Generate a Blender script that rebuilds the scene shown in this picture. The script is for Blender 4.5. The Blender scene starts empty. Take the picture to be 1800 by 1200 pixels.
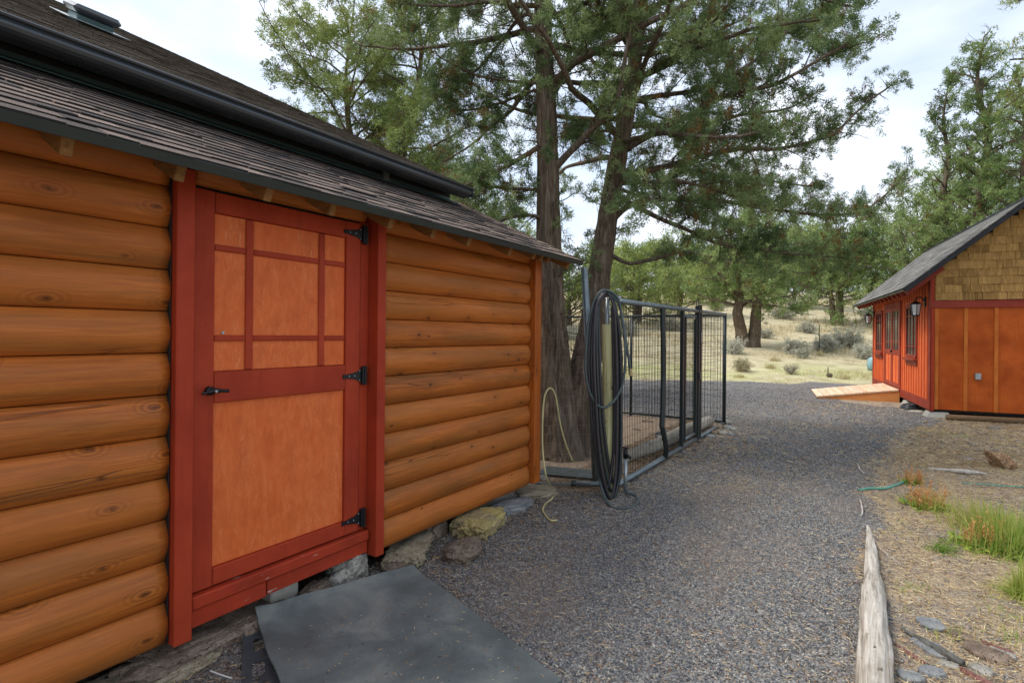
import bpy, math, random
import numpy as np
from mathutils import Vector, Matrix
R = math.radians
rng = np.random.default_rng(7)
random.seed(7)
scene = bpy.context.scene
col = scene.collection

# ---------------------------------------------------------------- camera, sky, sun, exposure
CAM_H = 1.46
YAW = R(33.6)
ROLL = R(0.5)
cd = bpy.data.cameras.new('camera')
cd.lens = 36 * 940 / 1800
cd.sensor_width = 36
cd.shift_y = -14 / 1800
cd.clip_start = 0.05
cd.clip_end = 3000
cam = bpy.data.objects.new('camera', cd)
cam.matrix_world = (Matrix.Translation((0, 0, CAM_H)) @ Matrix.Rotation(YAW, 4, 'Z') @ Matrix.Rotation(R(90), 4, 'X') @ Matrix.Rotation(ROLL, 4, 'Z'))
col.objects.link(cam)
scene.camera = cam

SUN_EL, SUN_AZ = R(56), R(240)       # azimuth measured from +Y towards +X
world = bpy.data.worlds.new('World')
scene.world = world
world.use_nodes = True
wn, wl = world.node_tree.nodes, world.node_tree.links
wn.clear()
wo = wn.new('ShaderNodeOutputWorld')
bg = wn.new('ShaderNodeBackground')
bg.inputs['Strength'].default_value = 0.10
sky = wn.new('ShaderNodeTexSky')
sky.sky_type = 'NISHITA'
sky.sun_disc = False
sky.sun_elevation = SUN_EL
sky.sun_rotation = SUN_AZ
sky.air_density = 1.0
sky.dust_density = 1.5
tc = wn.new('ShaderNodeTexCoord')
mp = wn.new('ShaderNodeMapping')
mp.inputs['Scale'].default_value = (1.0, 1.0, 2.6)
n1 = wn.new('ShaderNodeTexNoise')
n1.inputs['Scale'].default_value = 2.1
n1.inputs['Detail'].default_value = 7
n1.inputs['Roughness'].default_value = 0.52
n1.inputs['Distortion'].default_value = 0.4
cr = wn.new('ShaderNodeValToRGB')
cr.color_ramp.elements[0].position = 0.36
cr.color_ramp.elements[0].color = (0.42, 0.42, 0.42, 1)
cr.color_ramp.elements[1].position = 0.62
cr.color_ramp.elements[1].color = (1, 1, 1, 1)
n2 = wn.new('ShaderNodeTexNoise')
n2.inputs['Scale'].default_value = 3.3
n2.inputs['Detail'].default_value = 5
cr2 = wn.new('ShaderNodeValToRGB')
cr2.color_ramp.elements[0].position = 0.3
cr2.color_ramp.elements[0].color = (4.1, 4.7, 5.8, 1)
cr2.color_ramp.elements[1].position = 0.68
cr2.color_ramp.elements[1].color = (6.2, 6.5, 6.95, 1)
mx = wn.new('ShaderNodeMix')
mx.data_type = 'RGBA'
wl.new(tc.outputs['Generated'], mp.inputs['Vector'])
wl.new(mp.outputs[0], n1.inputs['Vector'])
wl.new(mp.outputs[0], n2.inputs['Vector'])
wl.new(n1.outputs['Fac'], cr.inputs[0])
wl.new(n2.outputs['Fac'], cr2.inputs[0])
wl.new(cr.outputs[0], mx.inputs[0])
wl.new(sky.outputs[0], mx.inputs[6])
wl.new(cr2.outputs[0], mx.inputs[7])
wl.new(mx.outputs[2], bg.inputs[0])
wl.new(bg.outputs[0], wo.inputs[0])

sd = bpy.data.lights.new('sun', 'SUN')
sd.energy = 1.5
sd.angle = R(22)
sd.color = (1.0, 0.95, 0.88)
sun = bpy.data.objects.new('sun', sd)
sun.rotation_euler = Vector((math.sin(SUN_AZ) * math.cos(SUN_EL), math.cos(SUN_AZ) * math.cos(SUN_EL), math.sin(SUN_EL))).to_track_quat('Z', 'Y').to_euler()
col.objects.link(sun)

scene.view_settings.view_transform = 'Standard'
scene.view_settings.look = 'None'
scene.view_settings.exposure = 1.14
scene.view_settings.gamma = 1
scene.cycles.max_bounces = 6
scene.cycles.diffuse_bounces = 3
scene.cycles.transparent_max_bounces = 6

# ---------------------------------------------------------------- numpy noise
def _h(i, j, k, s):
    n = (i * 374761393 + j * 668265263 + k * 2147483647 + s * 974634777) & 0xFFFFFFFF
    n = ((n ^ (n >> 13)) * 1274126177) & 0xFFFFFFFF
    n = ((n ^ (n >> 15)) * 2246822519) & 0xFFFFFFFF
    return ((n ^ (n >> 16)) & 0xFFFFFF) / float(0xFFFFFF) * 2 - 1
def vnoise(p, s=0):
    p = np.asarray(p, float)
    f = np.floor(p)
    i = f.astype(np.int64)
    t = p - f
    t = t * t * (3 - 2 * t)
    out = 0
    for a in (0, 1):
        for b in (0, 1):
            for c in (0, 1):
                w = (t[:, 0] if a else 1 - t[:, 0]) * (t[:, 1] if b else 1 - t[:, 1]) * (t[:, 2] if c else 1 - t[:, 2])
                out = out + w * _h(i[:, 0] + a, i[:, 1] + b, i[:, 2] + c, s)
    return out
def fbm(p, s=0, o=4, g=0.5):
    p = np.asarray(p, float)
    out, a, q = 0, 1.0, 0
    for k in range(o):
        out = out + a * vnoise(p * (2 ** k) + 17.3 * k, s + k)
        q += a
        a *= g
    return out / q

# ---------------------------------------------------------------- object helpers
def tag(o, label=None, cat=None, group=None, kind=None):
    if label: o['label'] = label
    if cat: o['category'] = cat
    if group: o['group'] = group
    if kind: o['kind'] = kind
    return o
def thing(name, label, cat, loc=(0, 0, 0), rz=0, group=None):
    o = bpy.data.objects.new(name, None)
    col.objects.link(o)
    o.location = loc
    o.rotation_euler = (0, 0, rz)
    o.empty_display_size = 0.2
    o['O'] = list(loc)
    del o['O']
    ORG[o.name] = np.array(loc, float) if rz == 0 else np.zeros(3)
    return tag(o, label, cat, group)
ORG = {}
def org(o):
    while o is not None:
        if o.name in ORG: return ORG[o.name]
        o = o.parent
    return np.zeros(3)
def fmesh(name, V, F, mats=(), smooth=False, attr=None):
    """V Nx3 array; F an MxK array or a list of index lists"""
    me = bpy.data.meshes.new(name)
    if isinstance(F, np.ndarray):
        V = np.ascontiguousarray(V, dtype=np.float32)
        m, k = F.shape
        me.vertices.add(len(V))
        me.vertices.foreach_set('co', V.ravel())
        me.loops.add(m * k)
        me.loops.foreach_set('vertex_index', np.ascontiguousarray(F, dtype=np.int32).ravel())
        me.polygons.add(m)
        me.polygons.foreach_set('loop_start', np.arange(0, m * k, k, dtype=np.int32))
        me.polygons.foreach_set('loop_total', np.full(m, k, dtype=np.int32))
        me.update(calc_edges=True)
    else:
        me.from_pydata([tuple(map(float, v)) for v in V], [], [list(map(int, f)) for f in F])
        me.update()
    if smooth:
        me.polygons.foreach_set('use_smooth', np.ones(len(me.polygons), dtype=bool))
    for m_ in (mats if isinstance(mats, (list, tuple)) else [mats]):
        if m_: me.materials.append(m_)
    if attr is not None:
        for an, av in attr.items():
            a = me.attributes.new(an, 'FLOAT', 'POINT')
            a.data.foreach_set('value', np.ascontiguousarray(av, dtype=np.float32))
    return me
def obj(name, me, parent=None, kind=None, label=None, loc=None, rot=None):
    o = bpy.data.objects.new(name, me)
    col.objects.link(o)
    if parent is not None: o.parent = parent
    if loc is not None: o.location = loc
    if rot is not None: o.rotation_euler = rot
    return tag(o, label, None, None, kind)
def part(name, V, F, mat, parent, smooth=False, kind=None, label=None, attr=None):
    V = np.asarray(V, float)
    if parent is not None: V = V - org(parent)
    return obj(name, fmesh(name, V, F, mat, smooth, attr), parent, kind, label)
def top(name, V, F, mat, label, cat, group=None, smooth=False, attr=None, base=None):
    """a thing that is one mesh, origin at its base"""
    V = np.asarray(V, float)
    if base is None:
        base = np.array([(V[:, 0].min() + V[:, 0].max()) / 2, (V[:, 1].min() + V[:, 1].max()) / 2, V[:, 2].min()])
    o = obj(name, fmesh(name, V - base, F, mat, smooth, attr))
    o.location = base
    return tag(o, label, cat, group)
class MB:
    def __init__(s): s.v, s.f, s.n = [], [], 0
    def add(s, V, F):
        V = np.asarray(V, float)
        s.v.append(V)
        for f in F: s.f.append([int(i) + s.n for i in f])
        s.n += len(V)
        return s
    def V(s): return np.vstack(s.v)
def cbox(x0, x1, y0, y1, z0, z1, b=0.003):
    """box with chamfered edges: 24 verts"""
    b = min(b, abs(x1 - x0) * .4, abs(y1 - y0) * .4, abs(z1 - z0) * .4)
    V, ix = [], {}
    X, Y, Z = (x0, x1), (y0, y1), (z0, z1)
    sg = (1, -1)
    for i in (0, 1):
        for j in (0, 1):
            for k in (0, 1):
                for a in range(3):
                    p = [X[i], Y[j], Z[k]]
                    for c in range(3):
                        if c != a: p[c] += b * sg[(i, j, k)[c]]
                    ix[(i, j, k, a)] = len(V)
                    V.append(p)
    F = []
    for a in range(3):
        o_ = [c for c in range(3) if c != a]
        for s in (0, 1):
            q = []
            for (m, n) in ((0, 0), (1, 0), (1, 1), (0, 1)):
                key = [0, 0, 0]; key[a] = s; key[o_[0]] = m; key[o_[1]] = n
                q.append(ix[(key[0], key[1], key[2], a)])
            if (a in (0, 2)) == (s == 0): q = q[::-1]
            F.append(q)
    for a in range(3):                    # edges running along axis a
        o_ = [c for c in range(3) if c != a]
        for m in (0, 1):
            for n in (0, 1):
                k0 = [0, 0, 0]; k1 = [0, 0, 0]
                k0[o_[0]] = k1[o_[0]] = m; k0[o_[1]] = k1[o_[1]] = n; k1[a] = 1
                q = [ix[(*k0, o_[0])], ix[(*k0, o_[1])], ix[(*k1, o_[1])], ix[(*k1, o_[0])]]
                F.append(q)
    for i in (0, 1):
        for j in (0, 1):
            for k in (0, 1): F.append([ix[(i, j, k, 0)], ix[(i, j, k, 1)], ix[(i, j, k, 2)]])
    V = np.array(V, float)
    c = V.mean(0)
    G = []
    for f in F:
        a, b_, d = V[f[0]], V[f[1]], V[f[2]]
        n = np.cross(b_ - a, d - a)
        if np.dot(n, V[f].mean(0) - c) < 0: f = f[::-1]
        G.append(f)
    return V, G
def bar(name, b6, mat, parent, bev=0.003, label=None, kind=None):
    V, F = cbox(*b6, b=bev)
    return part(name, V, F, mat, parent, label=label, kind=kind)
def tube(P, r, n=8, cap=True, squash=None, ph=0.0):
    """tube along polyline P with radii r"""
    P = np.asarray(P, float)
    r = np.broadcast_to(np.asarray(r, float), (len(P),))
    T = np.gradient(P, axis=0)
    T /= np.linalg.norm(T, axis=1)[:, None] + 1e-9
    a = np.array([0, 0, 1.0]) if abs(T[0][2]) < 0.9 else np.array([1.0, 0, 0])
    Nn = np.zeros_like(P)
    u = np.cross(T[0], a); u /= np.linalg.norm(u)
    for i in range(len(P)):
        u = u - T[i] * np.dot(u, T[i]); u /= np.linalg.norm(u) + 1e-9
        Nn[i] = u
    B = np.cross(T, Nn)
    th = np.arange(n) / n * 2 * math.pi + ph
    V = P[:, None, :] + r[:, None, None] * (np.cos(th)[None, :, None] * Nn[:, None, :] + np.sin(th)[None, :, None] * B[:, None, :])
    V = V.reshape(-1, 3)
    m = len(P)
    i = np.arange(m - 1)[:, None] * n
    j = np.arange(n)[None, :]
    k = (j + 1) % n
    F = np.stack([i + j, i + k, i + n + k, i + n + j], -1).reshape(-1, 4)
    return V, F
def tubef(P, r, n=8):
    V, F = tube(P, r, n)
    F = F.tolist()
    F.append(list(range(n))[::-1]); F.append(list(range(len(V) - n, len(V))))
    return V, F
def spline(P, m=12):
    """Catmull-Rom through P"""
    P = np.asarray(P, float)
    Q = np.vstack([2 * P[0] - P[1], P, 2 * P[-1] - P[-2]])
    out = []
    t = np.linspace(0, 1, m, endpoint=False)[:, None]
    for i in range(1, len(Q) - 2):
        a, b, c, d = Q[i - 1], Q[i], Q[i + 1], Q[i + 2]
        out.append(.5 * ((2 * b) + (-a + c) * t + (2 * a - 5 * b + 4 * c - d) * t ** 2 + (-a + 3 * b - 3 * c + d) * t ** 3))
    out.append(P[-1][None])
    return np.vstack(out)
_ico = {}
def ico(level):
    if level in _ico: return _ico[level]
    t = (1 + 5 ** .5) / 2
    V = [(-1, t, 0), (1, t, 0), (-1, -t, 0), (1, -t, 0), (0, -1, t), (0, 1, t), (0, -1, -t), (0, 1, -t), (t, 0, -1), (t, 0, 1), (-t, 0, -1), (-t, 0, 1)]
    F = [(0, 11, 5), (0, 5, 1), (0, 1, 7), (0, 7, 10), (0, 10, 11), (1, 5, 9), (5, 11, 4), (11, 10, 2), (10, 7, 6), (7, 1, 8), (3, 9, 4), (3, 4, 2), (3, 2, 6), (3, 6, 8), (3, 8, 9), (4, 9, 5), (2, 4, 11), (6, 2, 10), (8, 6, 7), (9, 8, 1)]
    V = [np.array(v) / np.linalg.norm(v) for v in V]
    for _ in range(level):
        c, G = {}, []
        def mid(a, b):
            k = (min(a, b), max(a, b))
            if k not in c:
                m = V[a] + V[b]
                V.append(m / np.linalg.norm(m)); c[k] = len(V) - 1
            return c[k]
        for a, b, d in F:
            x, y, z = mid(a, b), mid(b, d), mid(d, a)
            G += [(a, x, z), (b, y, x), (d, z, y), (x, y, z)]
        F = G
    _ico[level] = (np.array(V), np.array(F))
    return _ico[level]
def rock(c, s, seed, level=4, rough=0.3, rz=0.0, flat=0.0, fine=0.12, boxy=0.0):
    V, F = ico(level)
    U = V.copy()
    if boxy: U = np.sign(U) * np.abs(U) ** (1 - boxy)
    d = 1 + rough * fbm(V * 1.3 + seed * 3.7, seed, 3) + fine * fbm(V * 5 + seed, seed + 5, 4, .6)
    P = U * d[:, None]
    if flat: P[:, 2] = np.where(P[:, 2] > flat, flat + (P[:, 2] - flat) * .25, P[:, 2])
    P = P * np.array(s)
    ca, sa = math.cos(rz), math.sin(rz)
    P = np.stack([P[:, 0] * ca - P[:, 1] * sa, P[:, 0] * sa + P[:, 1] * ca, P[:, 2]], 1)
    return P + np.array(c), F

# pixel of the 1800x1200 photograph + distance -> point of the place
_fw = np.array([-math.sin(YAW), math.cos(YAW), 0]); _rt = np.array([math.cos(YAW), math.sin(YAW), 0])
def _ray(px, py):
    u, v = px - 900, 586 - py
    a = u * math.cos(ROLL) - v * math.sin(ROLL); b = u * math.sin(ROLL) + v * math.cos(ROLL)
    return _fw + _rt * a / 940 + np.array([0, 0, b / 940])
def at(px, py, d): return np.array([0, 0, CAM_H]) + _ray(px, py) * d
def on(px, py, z=0.0):
    r = _ray(px, py)
    return np.array([0, 0, CAM_H]) + r * (z - CAM_H) / r[2]
def onx(px, py, X):
    r = _ray(px, py)
    return np.array([0, 0, CAM_H]) + r * X / r[0]
def depth(x, y): return -math.sin(YAW) * x + math.cos(YAW) * y

# ---------------------------------------------------------------- materials
def hexc(r, g, b):
    f = lambda c: (c / 255 / 12.92) if c / 255 <= .04045 else ((c / 255 + .055) / 1.055) ** 2.4
    return (f(r), f(g), f(b), 1)
class M:
    def __init__(s, name, rough=0.7, spec=0.5):
        s.m = bpy.data.materials.new(name)
        s.m.use_nodes = True
        s.n, s.l = s.m.node_tree.nodes, s.m.node_tree.links
        s.b = s.n['Principled BSDF']
        s.b.inputs['Roughness'].default_value = rough
        s.b.inputs['Specular IOR Level'].default_value = spec
        s.tc = s.n.new('ShaderNodeTexCoord')
        s.out = s.n['Material Output']
    def map(s, scale=(1, 1, 1), src='Object', rnd=0, rot=(0, 0, 0)):
        m = s.n.new('ShaderNodeMapping')
        m.inputs['Scale'].default_value = scale
        m.inputs['Rotation'].default_value = rot
        v = s.tc.outputs[src]
        if rnd:
            oi = s.n.new('ShaderNodeObjectInfo')
            mm = s.n.new('ShaderNodeMath'); mm.operation = 'MULTIPLY'; mm.inputs[1].default_value = rnd
            s.l.new(oi.outputs['Random'], mm.inputs[0])
            va = s.n.new('ShaderNodeVectorMath'); va.operation = 'ADD'
            s.l.new(v, va.inputs[0]); s.l.new(mm.outputs[0], va.inputs[1])
            v = va.outputs[0]
        s.l.new(v, m.inputs[0])
        return m.outputs[0]
    def noise(s, v, scale, detail=4, rough=.55, dist=0, out='Fac'):
        n = s.n.new('ShaderNodeTexNoise')
        n.inputs['Scale'].default_value = scale; n.inputs['Detail'].default_value = detail
        n.inputs['Roughness'].default_value = rough; n.inputs['Distortion'].default_value = dist
        if v is not None: s.l.new(v, n.inputs['Vector'])
        return n.outputs[out]
    def vor(s, v, scale, feat='F1', out='Distance', rand=1):
        n = s.n.new('ShaderNodeTexVoronoi')
        n.feature = feat
        n.inputs['Scale'].default_value = scale; n.inputs['Randomness'].default_value = rand
        if v is not None: s.l.new(v, n.inputs['Vector'])
        return n.outputs[out]
    def ramp(s, f, stops, interp='LINEAR'):
        r = s.n.new('ShaderNodeValToRGB')
        r.color_ramp.interpolation = interp
        e = r.color_ramp.elements
        while len(e) < len(stops): e.new(.5)
        for k, (p, c) in enumerate(stops):
            e[k].position = p
            e[k].color = c if isinstance(c, tuple) else (c, c, c, 1)
        s.l.new(f, r.inputs[0])
        return r.outputs[0]
    def mix(s, a, b, f=0.5, mode='MIX'):
        m = s.n.new('ShaderNodeMix'); m.data_type = 'RGBA'; m.blend_type = mode
        for inp, x in ((0, f), (6, a), (7, b)):
            if isinstance(x, (int, float)): m.inputs[inp].default_value = x
            elif isinstance(x, tuple): m.inputs[inp].default_value = x
            else: s.l.new(x, m.inputs[inp])
        return m.outputs[2]
    def math(s, op, a, b=0.0):
        m = s.n.new('ShaderNodeMath'); m.operation = op
        for i, x in enumerate((a, b)):
            if isinstance(x, (int, float)): m.inputs[i].default_value = x
            else: s.l.new(x, m.inputs[i])
        return m.outputs[0]
    def rnd(s):
        return s.n.new('ShaderNodeObjectInfo').outputs['Random']
    def attr(s, name):
        a = s.n.new('ShaderNodeAttribute'); a.attribute_name = name
        return a.outputs['Fac']
    def color(s, c):
        if isinstance(c, tuple): s.b.inputs['Base Color'].default_value = c
        else: s.l.new(c, s.b.inputs['Base Color'])
        return s
    def bump(s, h, d=0.01, strength=1.0, prev=None):
        n = s.n.new('ShaderNodeBump')
        n.inputs['Distance'].default_value = d; n.inputs['Strength'].default_value = strength
        s.l.new(h, n.inputs['Height'])
        if prev is not None: s.l.new(prev, n.inputs['Normal'])
        s.l.new(n.outputs[0], s.b.inputs['Normal'])
        return n.outputs[0]
    def rough(s, v): s.l.new(v, s.b.inputs['Roughness']); return s
    def metal(s, v): s.b.inputs['Metallic'].default_value = v; return s

def wood_stain(name, lo, mid, hi, axis='y', knots=True, rough=.45, gscale=1.0, grey=None):
    """stained wood: grain along an axis, knots with rings, blotches"""
    w = M(name, rough, .35)
    st = {'y': (15, .7, 15), 'z': (15, 15, .7), 'x': (.7, 15, 15)}[axis]
    v = w.map(tuple(a * gscale for a in st), rnd=37)
    sx = w.n.new('ShaderNodeSeparateXYZ'); w.l.new(w.map({'y': (5, 2.3, 5), 'z': (5, 5, 2.3), 'x': (2.3, 5, 5)}[axis], rnd=11), sx.inputs[0])
    cx_ = w.n.new('ShaderNodeCombineXYZ'); w.l.new(sx.outputs[0 if axis == 'x' else 1], cx_.inputs[0]); w.l.new(sx.outputs[2], cx_.inputs[1]); kv = cx_.outputs[0]
    warp = w.noise(v, .7, 3, .5, .6)
    if knots:
        kd = w.vor(kv, 1.05); kd.node.voronoi_dimensions = '2D'
        kmask = w.ramp(kd, [(.05, 1.0), (.26, 0.0)])
        kon = w.ramp(w.noise(kv, .9, 1), [(.42, 0.0), (.45, 1.0)])
        kmask = w.math('MULTIPLY', kmask, kon)
        kdark = w.math('MULTIPLY', w.ramp(w.math('ADD', kd, w.math('MULTIPLY', w.math('SUBTRACT', w.noise(kv, 9, 3), .5), .12)), [(.01, .8), (.055, 0.0)]), kon)
    g = w.noise(v, 3.6, 9, .68, 1.0)
    if knots:
        wv = w.math('ADD', g, w.math('MULTIPLY', w.math('SINE', w.math('MULTIPLY', kd, 95.0)), w.math('MULTIPLY', kmask, .16)))
    else: wv = g
    c = w.ramp(wv, [(.28, lo), (.5, mid), (.72, hi)])
    blot = w.noise(w.map({'y': (2, .8, 2), 'z': (2, 2, .8), 'x': (.8, 2, 2)}[axis], rnd=5), 1.4, 4, .6)
    c = w.mix(c, tuple(list(np.array(lo[:3]) * .8) + [1]), w.ramp(blot, [(.46, 0.0), (.72, .6)]))
    if grey: c = w.mix(c, grey, w.ramp(w.noise(w.map({'y': (7, .9, 7), 'z': (1, 1, 1), 'x': (1, 1, 1)}[axis], rnd=3), 2.2 if axis != 'y' else 1.3, 6, .6), [(.44, 0.0), (.66, .62)]))
    c = w.mix(c, tuple(list(np.array(hi[:3]) * 1.15) + [1]), w.math('MULTIPLY', w.rnd(), .32))
    if knots:
        c = w.mix(c, tuple(list(np.array(lo[:3]) * .55) + [1]), w.math('MULTIPLY', kmask, .22))
        c = w.mix(c, tuple(list(np.array(lo[:3]) * .12) + [1]), kdark)
    # thin drying cracks
    ck = w.vor(w.map({'y': (30, 1.3, 30), 'z': (30, 30, 1.3), 'x': (1.3, 30, 30)}[axis], rnd=9), 1.0, 'DISTANCE_TO_EDGE')
    ckm = w.math('MULTIPLY', w.ramp(ck, [(.0, 1.0), (.035, 0.0)]), w.ramp(w.noise(v, .35, 2), [(.56, 0.0), (.64, 1.0)]))
    c = w.mix(c, tuple(list(np.array(lo[:3]) * .25) + [1]), w.math('MULTIPLY', ckm, .8))
    w.color(c)
    w.rough(w.ramp(blot, [(.3, rough - .08), (.7, rough + .16)]))
    n = w.bump(g, .0025, .5)
    w.bump(ckm, -.004, .6, n)
    return w.m
def paint(name, c, c2, rough=.45, chips=0.0, axis='z'):
    w = M(name, rough, .25)
    v = w.map({'y': (14, .9, 14), 'z': (14, 14, .9), 'x': (.9, 14, 14)}[axis], rnd=23)
    g = w.noise(v, 2.6, 6, .6, .8)
    b = w.noise(w.map((1, 1, 1), rnd=7), 3.0, 5, .6)
    k = w.mix(c, c2, w.ramp(b, [(.35, 0.0), (.7, 1.0)]))
    k = w.mix(k, tuple(list(np.array(c2[:3]) * .6) + [1]), w.ramp(g, [(.55, 0.0), (.8, .5)]))
    if chips:
        ch = w.noise(w.map((60, 60, 14), rnd=2) if axis == 'z' else w.map((60, 9, 60), rnd=2), .6, 6, .7)
        k = w.mix(k, (.45, .33, .28, 1), w.ramp(ch, [(.70 - chips, 0.0), (.73 - chips, 1.0)]))
    w.color(k)
    w.rough(w.ramp(b, [(.3, rough), (.8, rough + .2)]))
    w.bump(g, .0018, .5)
    return w.m
LOG = wood_stain('log_stain', hexc(136, 70, 20), hexc(172, 93, 30), hexc(198, 117, 46), 'y', rough=.52, grey=hexc(116, 78, 36))
POSTWOOD = wood_stain('corner_board_stain', hexc(122, 58, 14), hexc(172, 88, 22), hexc(190, 106, 34), 'z', rough=.5)
RED = paint('red_trim_paint', hexc(168, 60, 30), hexc(146, 48, 24), .55, .0)
REDY = paint('red_sill_paint', hexc(172, 58, 30), hexc(138, 44, 24), .55, .055, 'y')
def plywood():
    w = M('orange_plywood', .6, .25)
    v = w.map((40, 16, 4.5))
    g = w.noise(v, 1.6, 9, .7, 1.0)
    fine = w.noise(w.map((260, 260, 40)), 2.0, 3, .8)
    b = w.noise(w.map((1, 2.2, 1.2)), 2.2, 5, .6)
    c = w.ramp(g, [(.25, hexc(196, 86, 36)), (.52, hexc(214, 103, 48)), (.8, hexc(224, 124, 68))])
    c = w.mix(c, hexc(222, 158, 104), w.math('MULTIPLY', w.ramp(fine, [(.52, 0.0), (.70, .7)]), w.ramp(b, [(.36, 0.1), (.6, .9)])))
    sc = w.noise(w.map((40, 75, 9)), 1.3, 3, .8, 2.6)
    c = w.mix(c, hexc(184, 84, 36), w.ramp(w.noise(w.map((1, 3.2, 2.4)), 2.6, 5, .62), [(.5, 0.0), (.7, .55)]))
    c = w.mix(c, hexc(226, 176, 128), w.math('MULTIPLY', w.ramp(sc, [(.60, 0.0), (.65, .6)]), w.ramp(b, [(.42, 0.1), (.58, .9)])))
    w.color(c); w.bump(g, .0012, .5)
    return w.m
PLY = plywood()
def flat(name, c, rough=.6, metal=0.0, spec=.5, var=.25, scale=6, bump=0.0):
    w = M(name, rough, spec)
    b = w.noise(w.map((1, 1, 1), rnd=9), scale, 5, .6)
    w.color(w.mix(c, tuple(list(np.array(c[:3]) * (1 - var)) + [1]), w.ramp(b, [(.3, 0.0), (.7, 1.0)])))
    w.rough(w.ramp(b, [(.3, max(rough - .08, .05)), (.7, min(rough + .12, 1))]))
    w.metal(metal)
    if bump: w.bump(b, bump, .6)
    return w.m
BLACKMETAL = flat('black_hardware', (.012, .013, .015, 1), .45, .3)
GUTTER = flat('dark_gutter_paint', (.030, .037, .043, 1), .26, .0, .6, .2, 3)
DRIP = flat('dark_green_drip_edge', (.022, .032, .029, 1), .42)
DARKWALL = flat('dark_upper_wall', (.022, .022, .018, 1), .8)
FLASH = flat('flashing_metal', hexc(84, 112, 116), .45, .4)
BUTT = flat('asphalt_butt_edge', (.016, .015, .015, 1), .95)
GALV = flat('galvanised_steel', (.42, .46, .48, 1), .4, .75, .5, .35, 12)
KENNELPAINT = flat('kennel_dark_coating', (.022, .032, .032, 1), .38, .2)
RAILGREY = flat('kennel_rail_grey', (.20, .24, .25, 1), .35, .6, .5, .3, 10)
WIRE = flat('kennel_wire_coating', (.03, .035, .035, 1), .45, .3)
THINWIRE = flat('galvanised_wire', (.25, .25, .23, 1), .5, .5)
CONCRETE = flat('concrete', hexc(176, 172, 160), .9, 0, .2, .3, 14, .004)
RAFTER = wood_stain('rafter_wood', hexc(96, 66, 34), hexc(140, 100, 54), hexc(166, 124, 74), 'x', False, .7)
def shingle_mat(name, cols, scale=260):
    w = M(name, .95, .15)
    v = w.map((1, 1, 1), rnd=31)
    f = w.noise(v, scale, 3, .8)
    b = w.noise(v, 5, 4, .6)
    c = w.ramp(w.math('ADD', w.math('MULTIPLY', w.rnd(), .6), w.math('MULTIPLY', b, .4)), [(.15, cols[0]), (.5, cols[1]), (.85, cols[2])])
    c = w.mix(c, tuple(list(np.array(cols[0][:3]) * .35) + [1]), w.ramp(f, [(.42, .75), (.6, 0.0)]))
    w.color(c); w.bump(f, .003, .8)
    return w.m
SHINGLE = shingle_mat('asphalt_shingle', [hexc(78, 74, 74), hexc(134, 118, 108), hexc(176, 154, 138)])
SHINGLE2 = shingle_mat('asphalt_shingle_brown', [hexc(78, 70, 60), hexc(124, 110, 94), hexc(156, 140, 120)], 120)
SHINGLE3 = shingle_mat('asphalt_shingle_grey', [hexc(108, 106, 103), hexc(140, 138, 133), hexc(164, 160, 153)], 90)

# ================================================================ GROUND
_tp = np.array([[-500, 0], [15.5, 0], [17, .05], [20, .28], [26, .85], [38, 2.3], [60, 5.2], [100, 9.5], [160, 13], [4000, 16]])
def terrain(x, y):
    x, y = np.asarray(x, float), np.asarray(y, float)
    t = depth(x, y)
    z = np.interp(t, _tp[:, 0], _tp[:, 1])
    z2 = np.interp(t + 2, _tp[:, 0], _tp[:, 1]); z3 = np.interp(t - 2, _tp[:, 0], _tp[:, 1])
    z = (z + z2 + z3) / 3 * np.clip((t - 13) / 4, 0, 1)
    sh = np.shape(z)
    P = np.stack([x.ravel(), y.ravel(), np.zeros(x.size)], 1)
    far = np.clip((t - 17) / 20, 0, 1)
    z = z + far * (.35 * fbm(P * .12, 3, 3).reshape(sh) + .12 * fbm(P * .6, 4, 3).reshape(sh))
    near = .014 * fbm(P * 1.1, 1, 3).reshape(sh) + .006 * fbm(P * 5, 2, 3).reshape(sh)
    z = z + near
    # the strip along the log wall sinks a little under the building
    z = z - .07 * np.clip((-2.55 - x) / .3, 0, 1) * (y < 4.3)
    return z
def tz(x, y): return float(terrain(np.array([x]), np.array([y]))[0])
GPOLY = np.array([(-2.75, -6), (0.02, -6), (0.02, 3), (0.0, 5.2), (.12, 7), (.30, 9), (.75, 11), (1.2, 12.0), (.8, 13.4), (-.4, 14.2), (-.9, 16.2), (.6, 19.6), (.2, 18.9), (-1.5, 18.3), (-3.7, 17.3), (-9.5, 13.4), (-16, 9.5), (-15, 6), (-9, 9.9), (-2.0, 9.7), (-1.98, 4.6), (-2.75, 4.25)])
def sdpoly(P, poly):
    """signed distance, positive inside"""
    d = np.full(len(P), 1e9); ins = np.zeros(len(P), bool)
    for a, b in zip(poly, np.roll(poly, -1, 0)):
        e = b - a; w = P - a
        t = np.clip((w @ e) / (e @ e), 0, 1)
        d = np.minimum(d, np.linalg.norm(w - t[:, None] * e, axis=1))
        c = ((a[1] <= P[:, 1]) != (b[1] <= P[:, 1]))
        xs = a[0] + (P[:, 1] - a[1]) / (e[1] if abs(e[1]) > 1e-9 else 1e-9) * e[0]
        ins ^= c & (P[:, 0] < xs)
    return np.where(ins, d, -d)
def gravel_mask(P):
    Q = np.concatenate([P, np.zeros((len(P), 1))], 1)
    s = sdpoly(P, GPOLY) + .22 * fbm(Q * 1.5, 9, 3) + .10 * fbm(Q * 5, 10, 3)
    w = np.where(P[:, 1] > 7, .5, .22)
    return np.clip(.5 + s / w, 0, 1)
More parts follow.
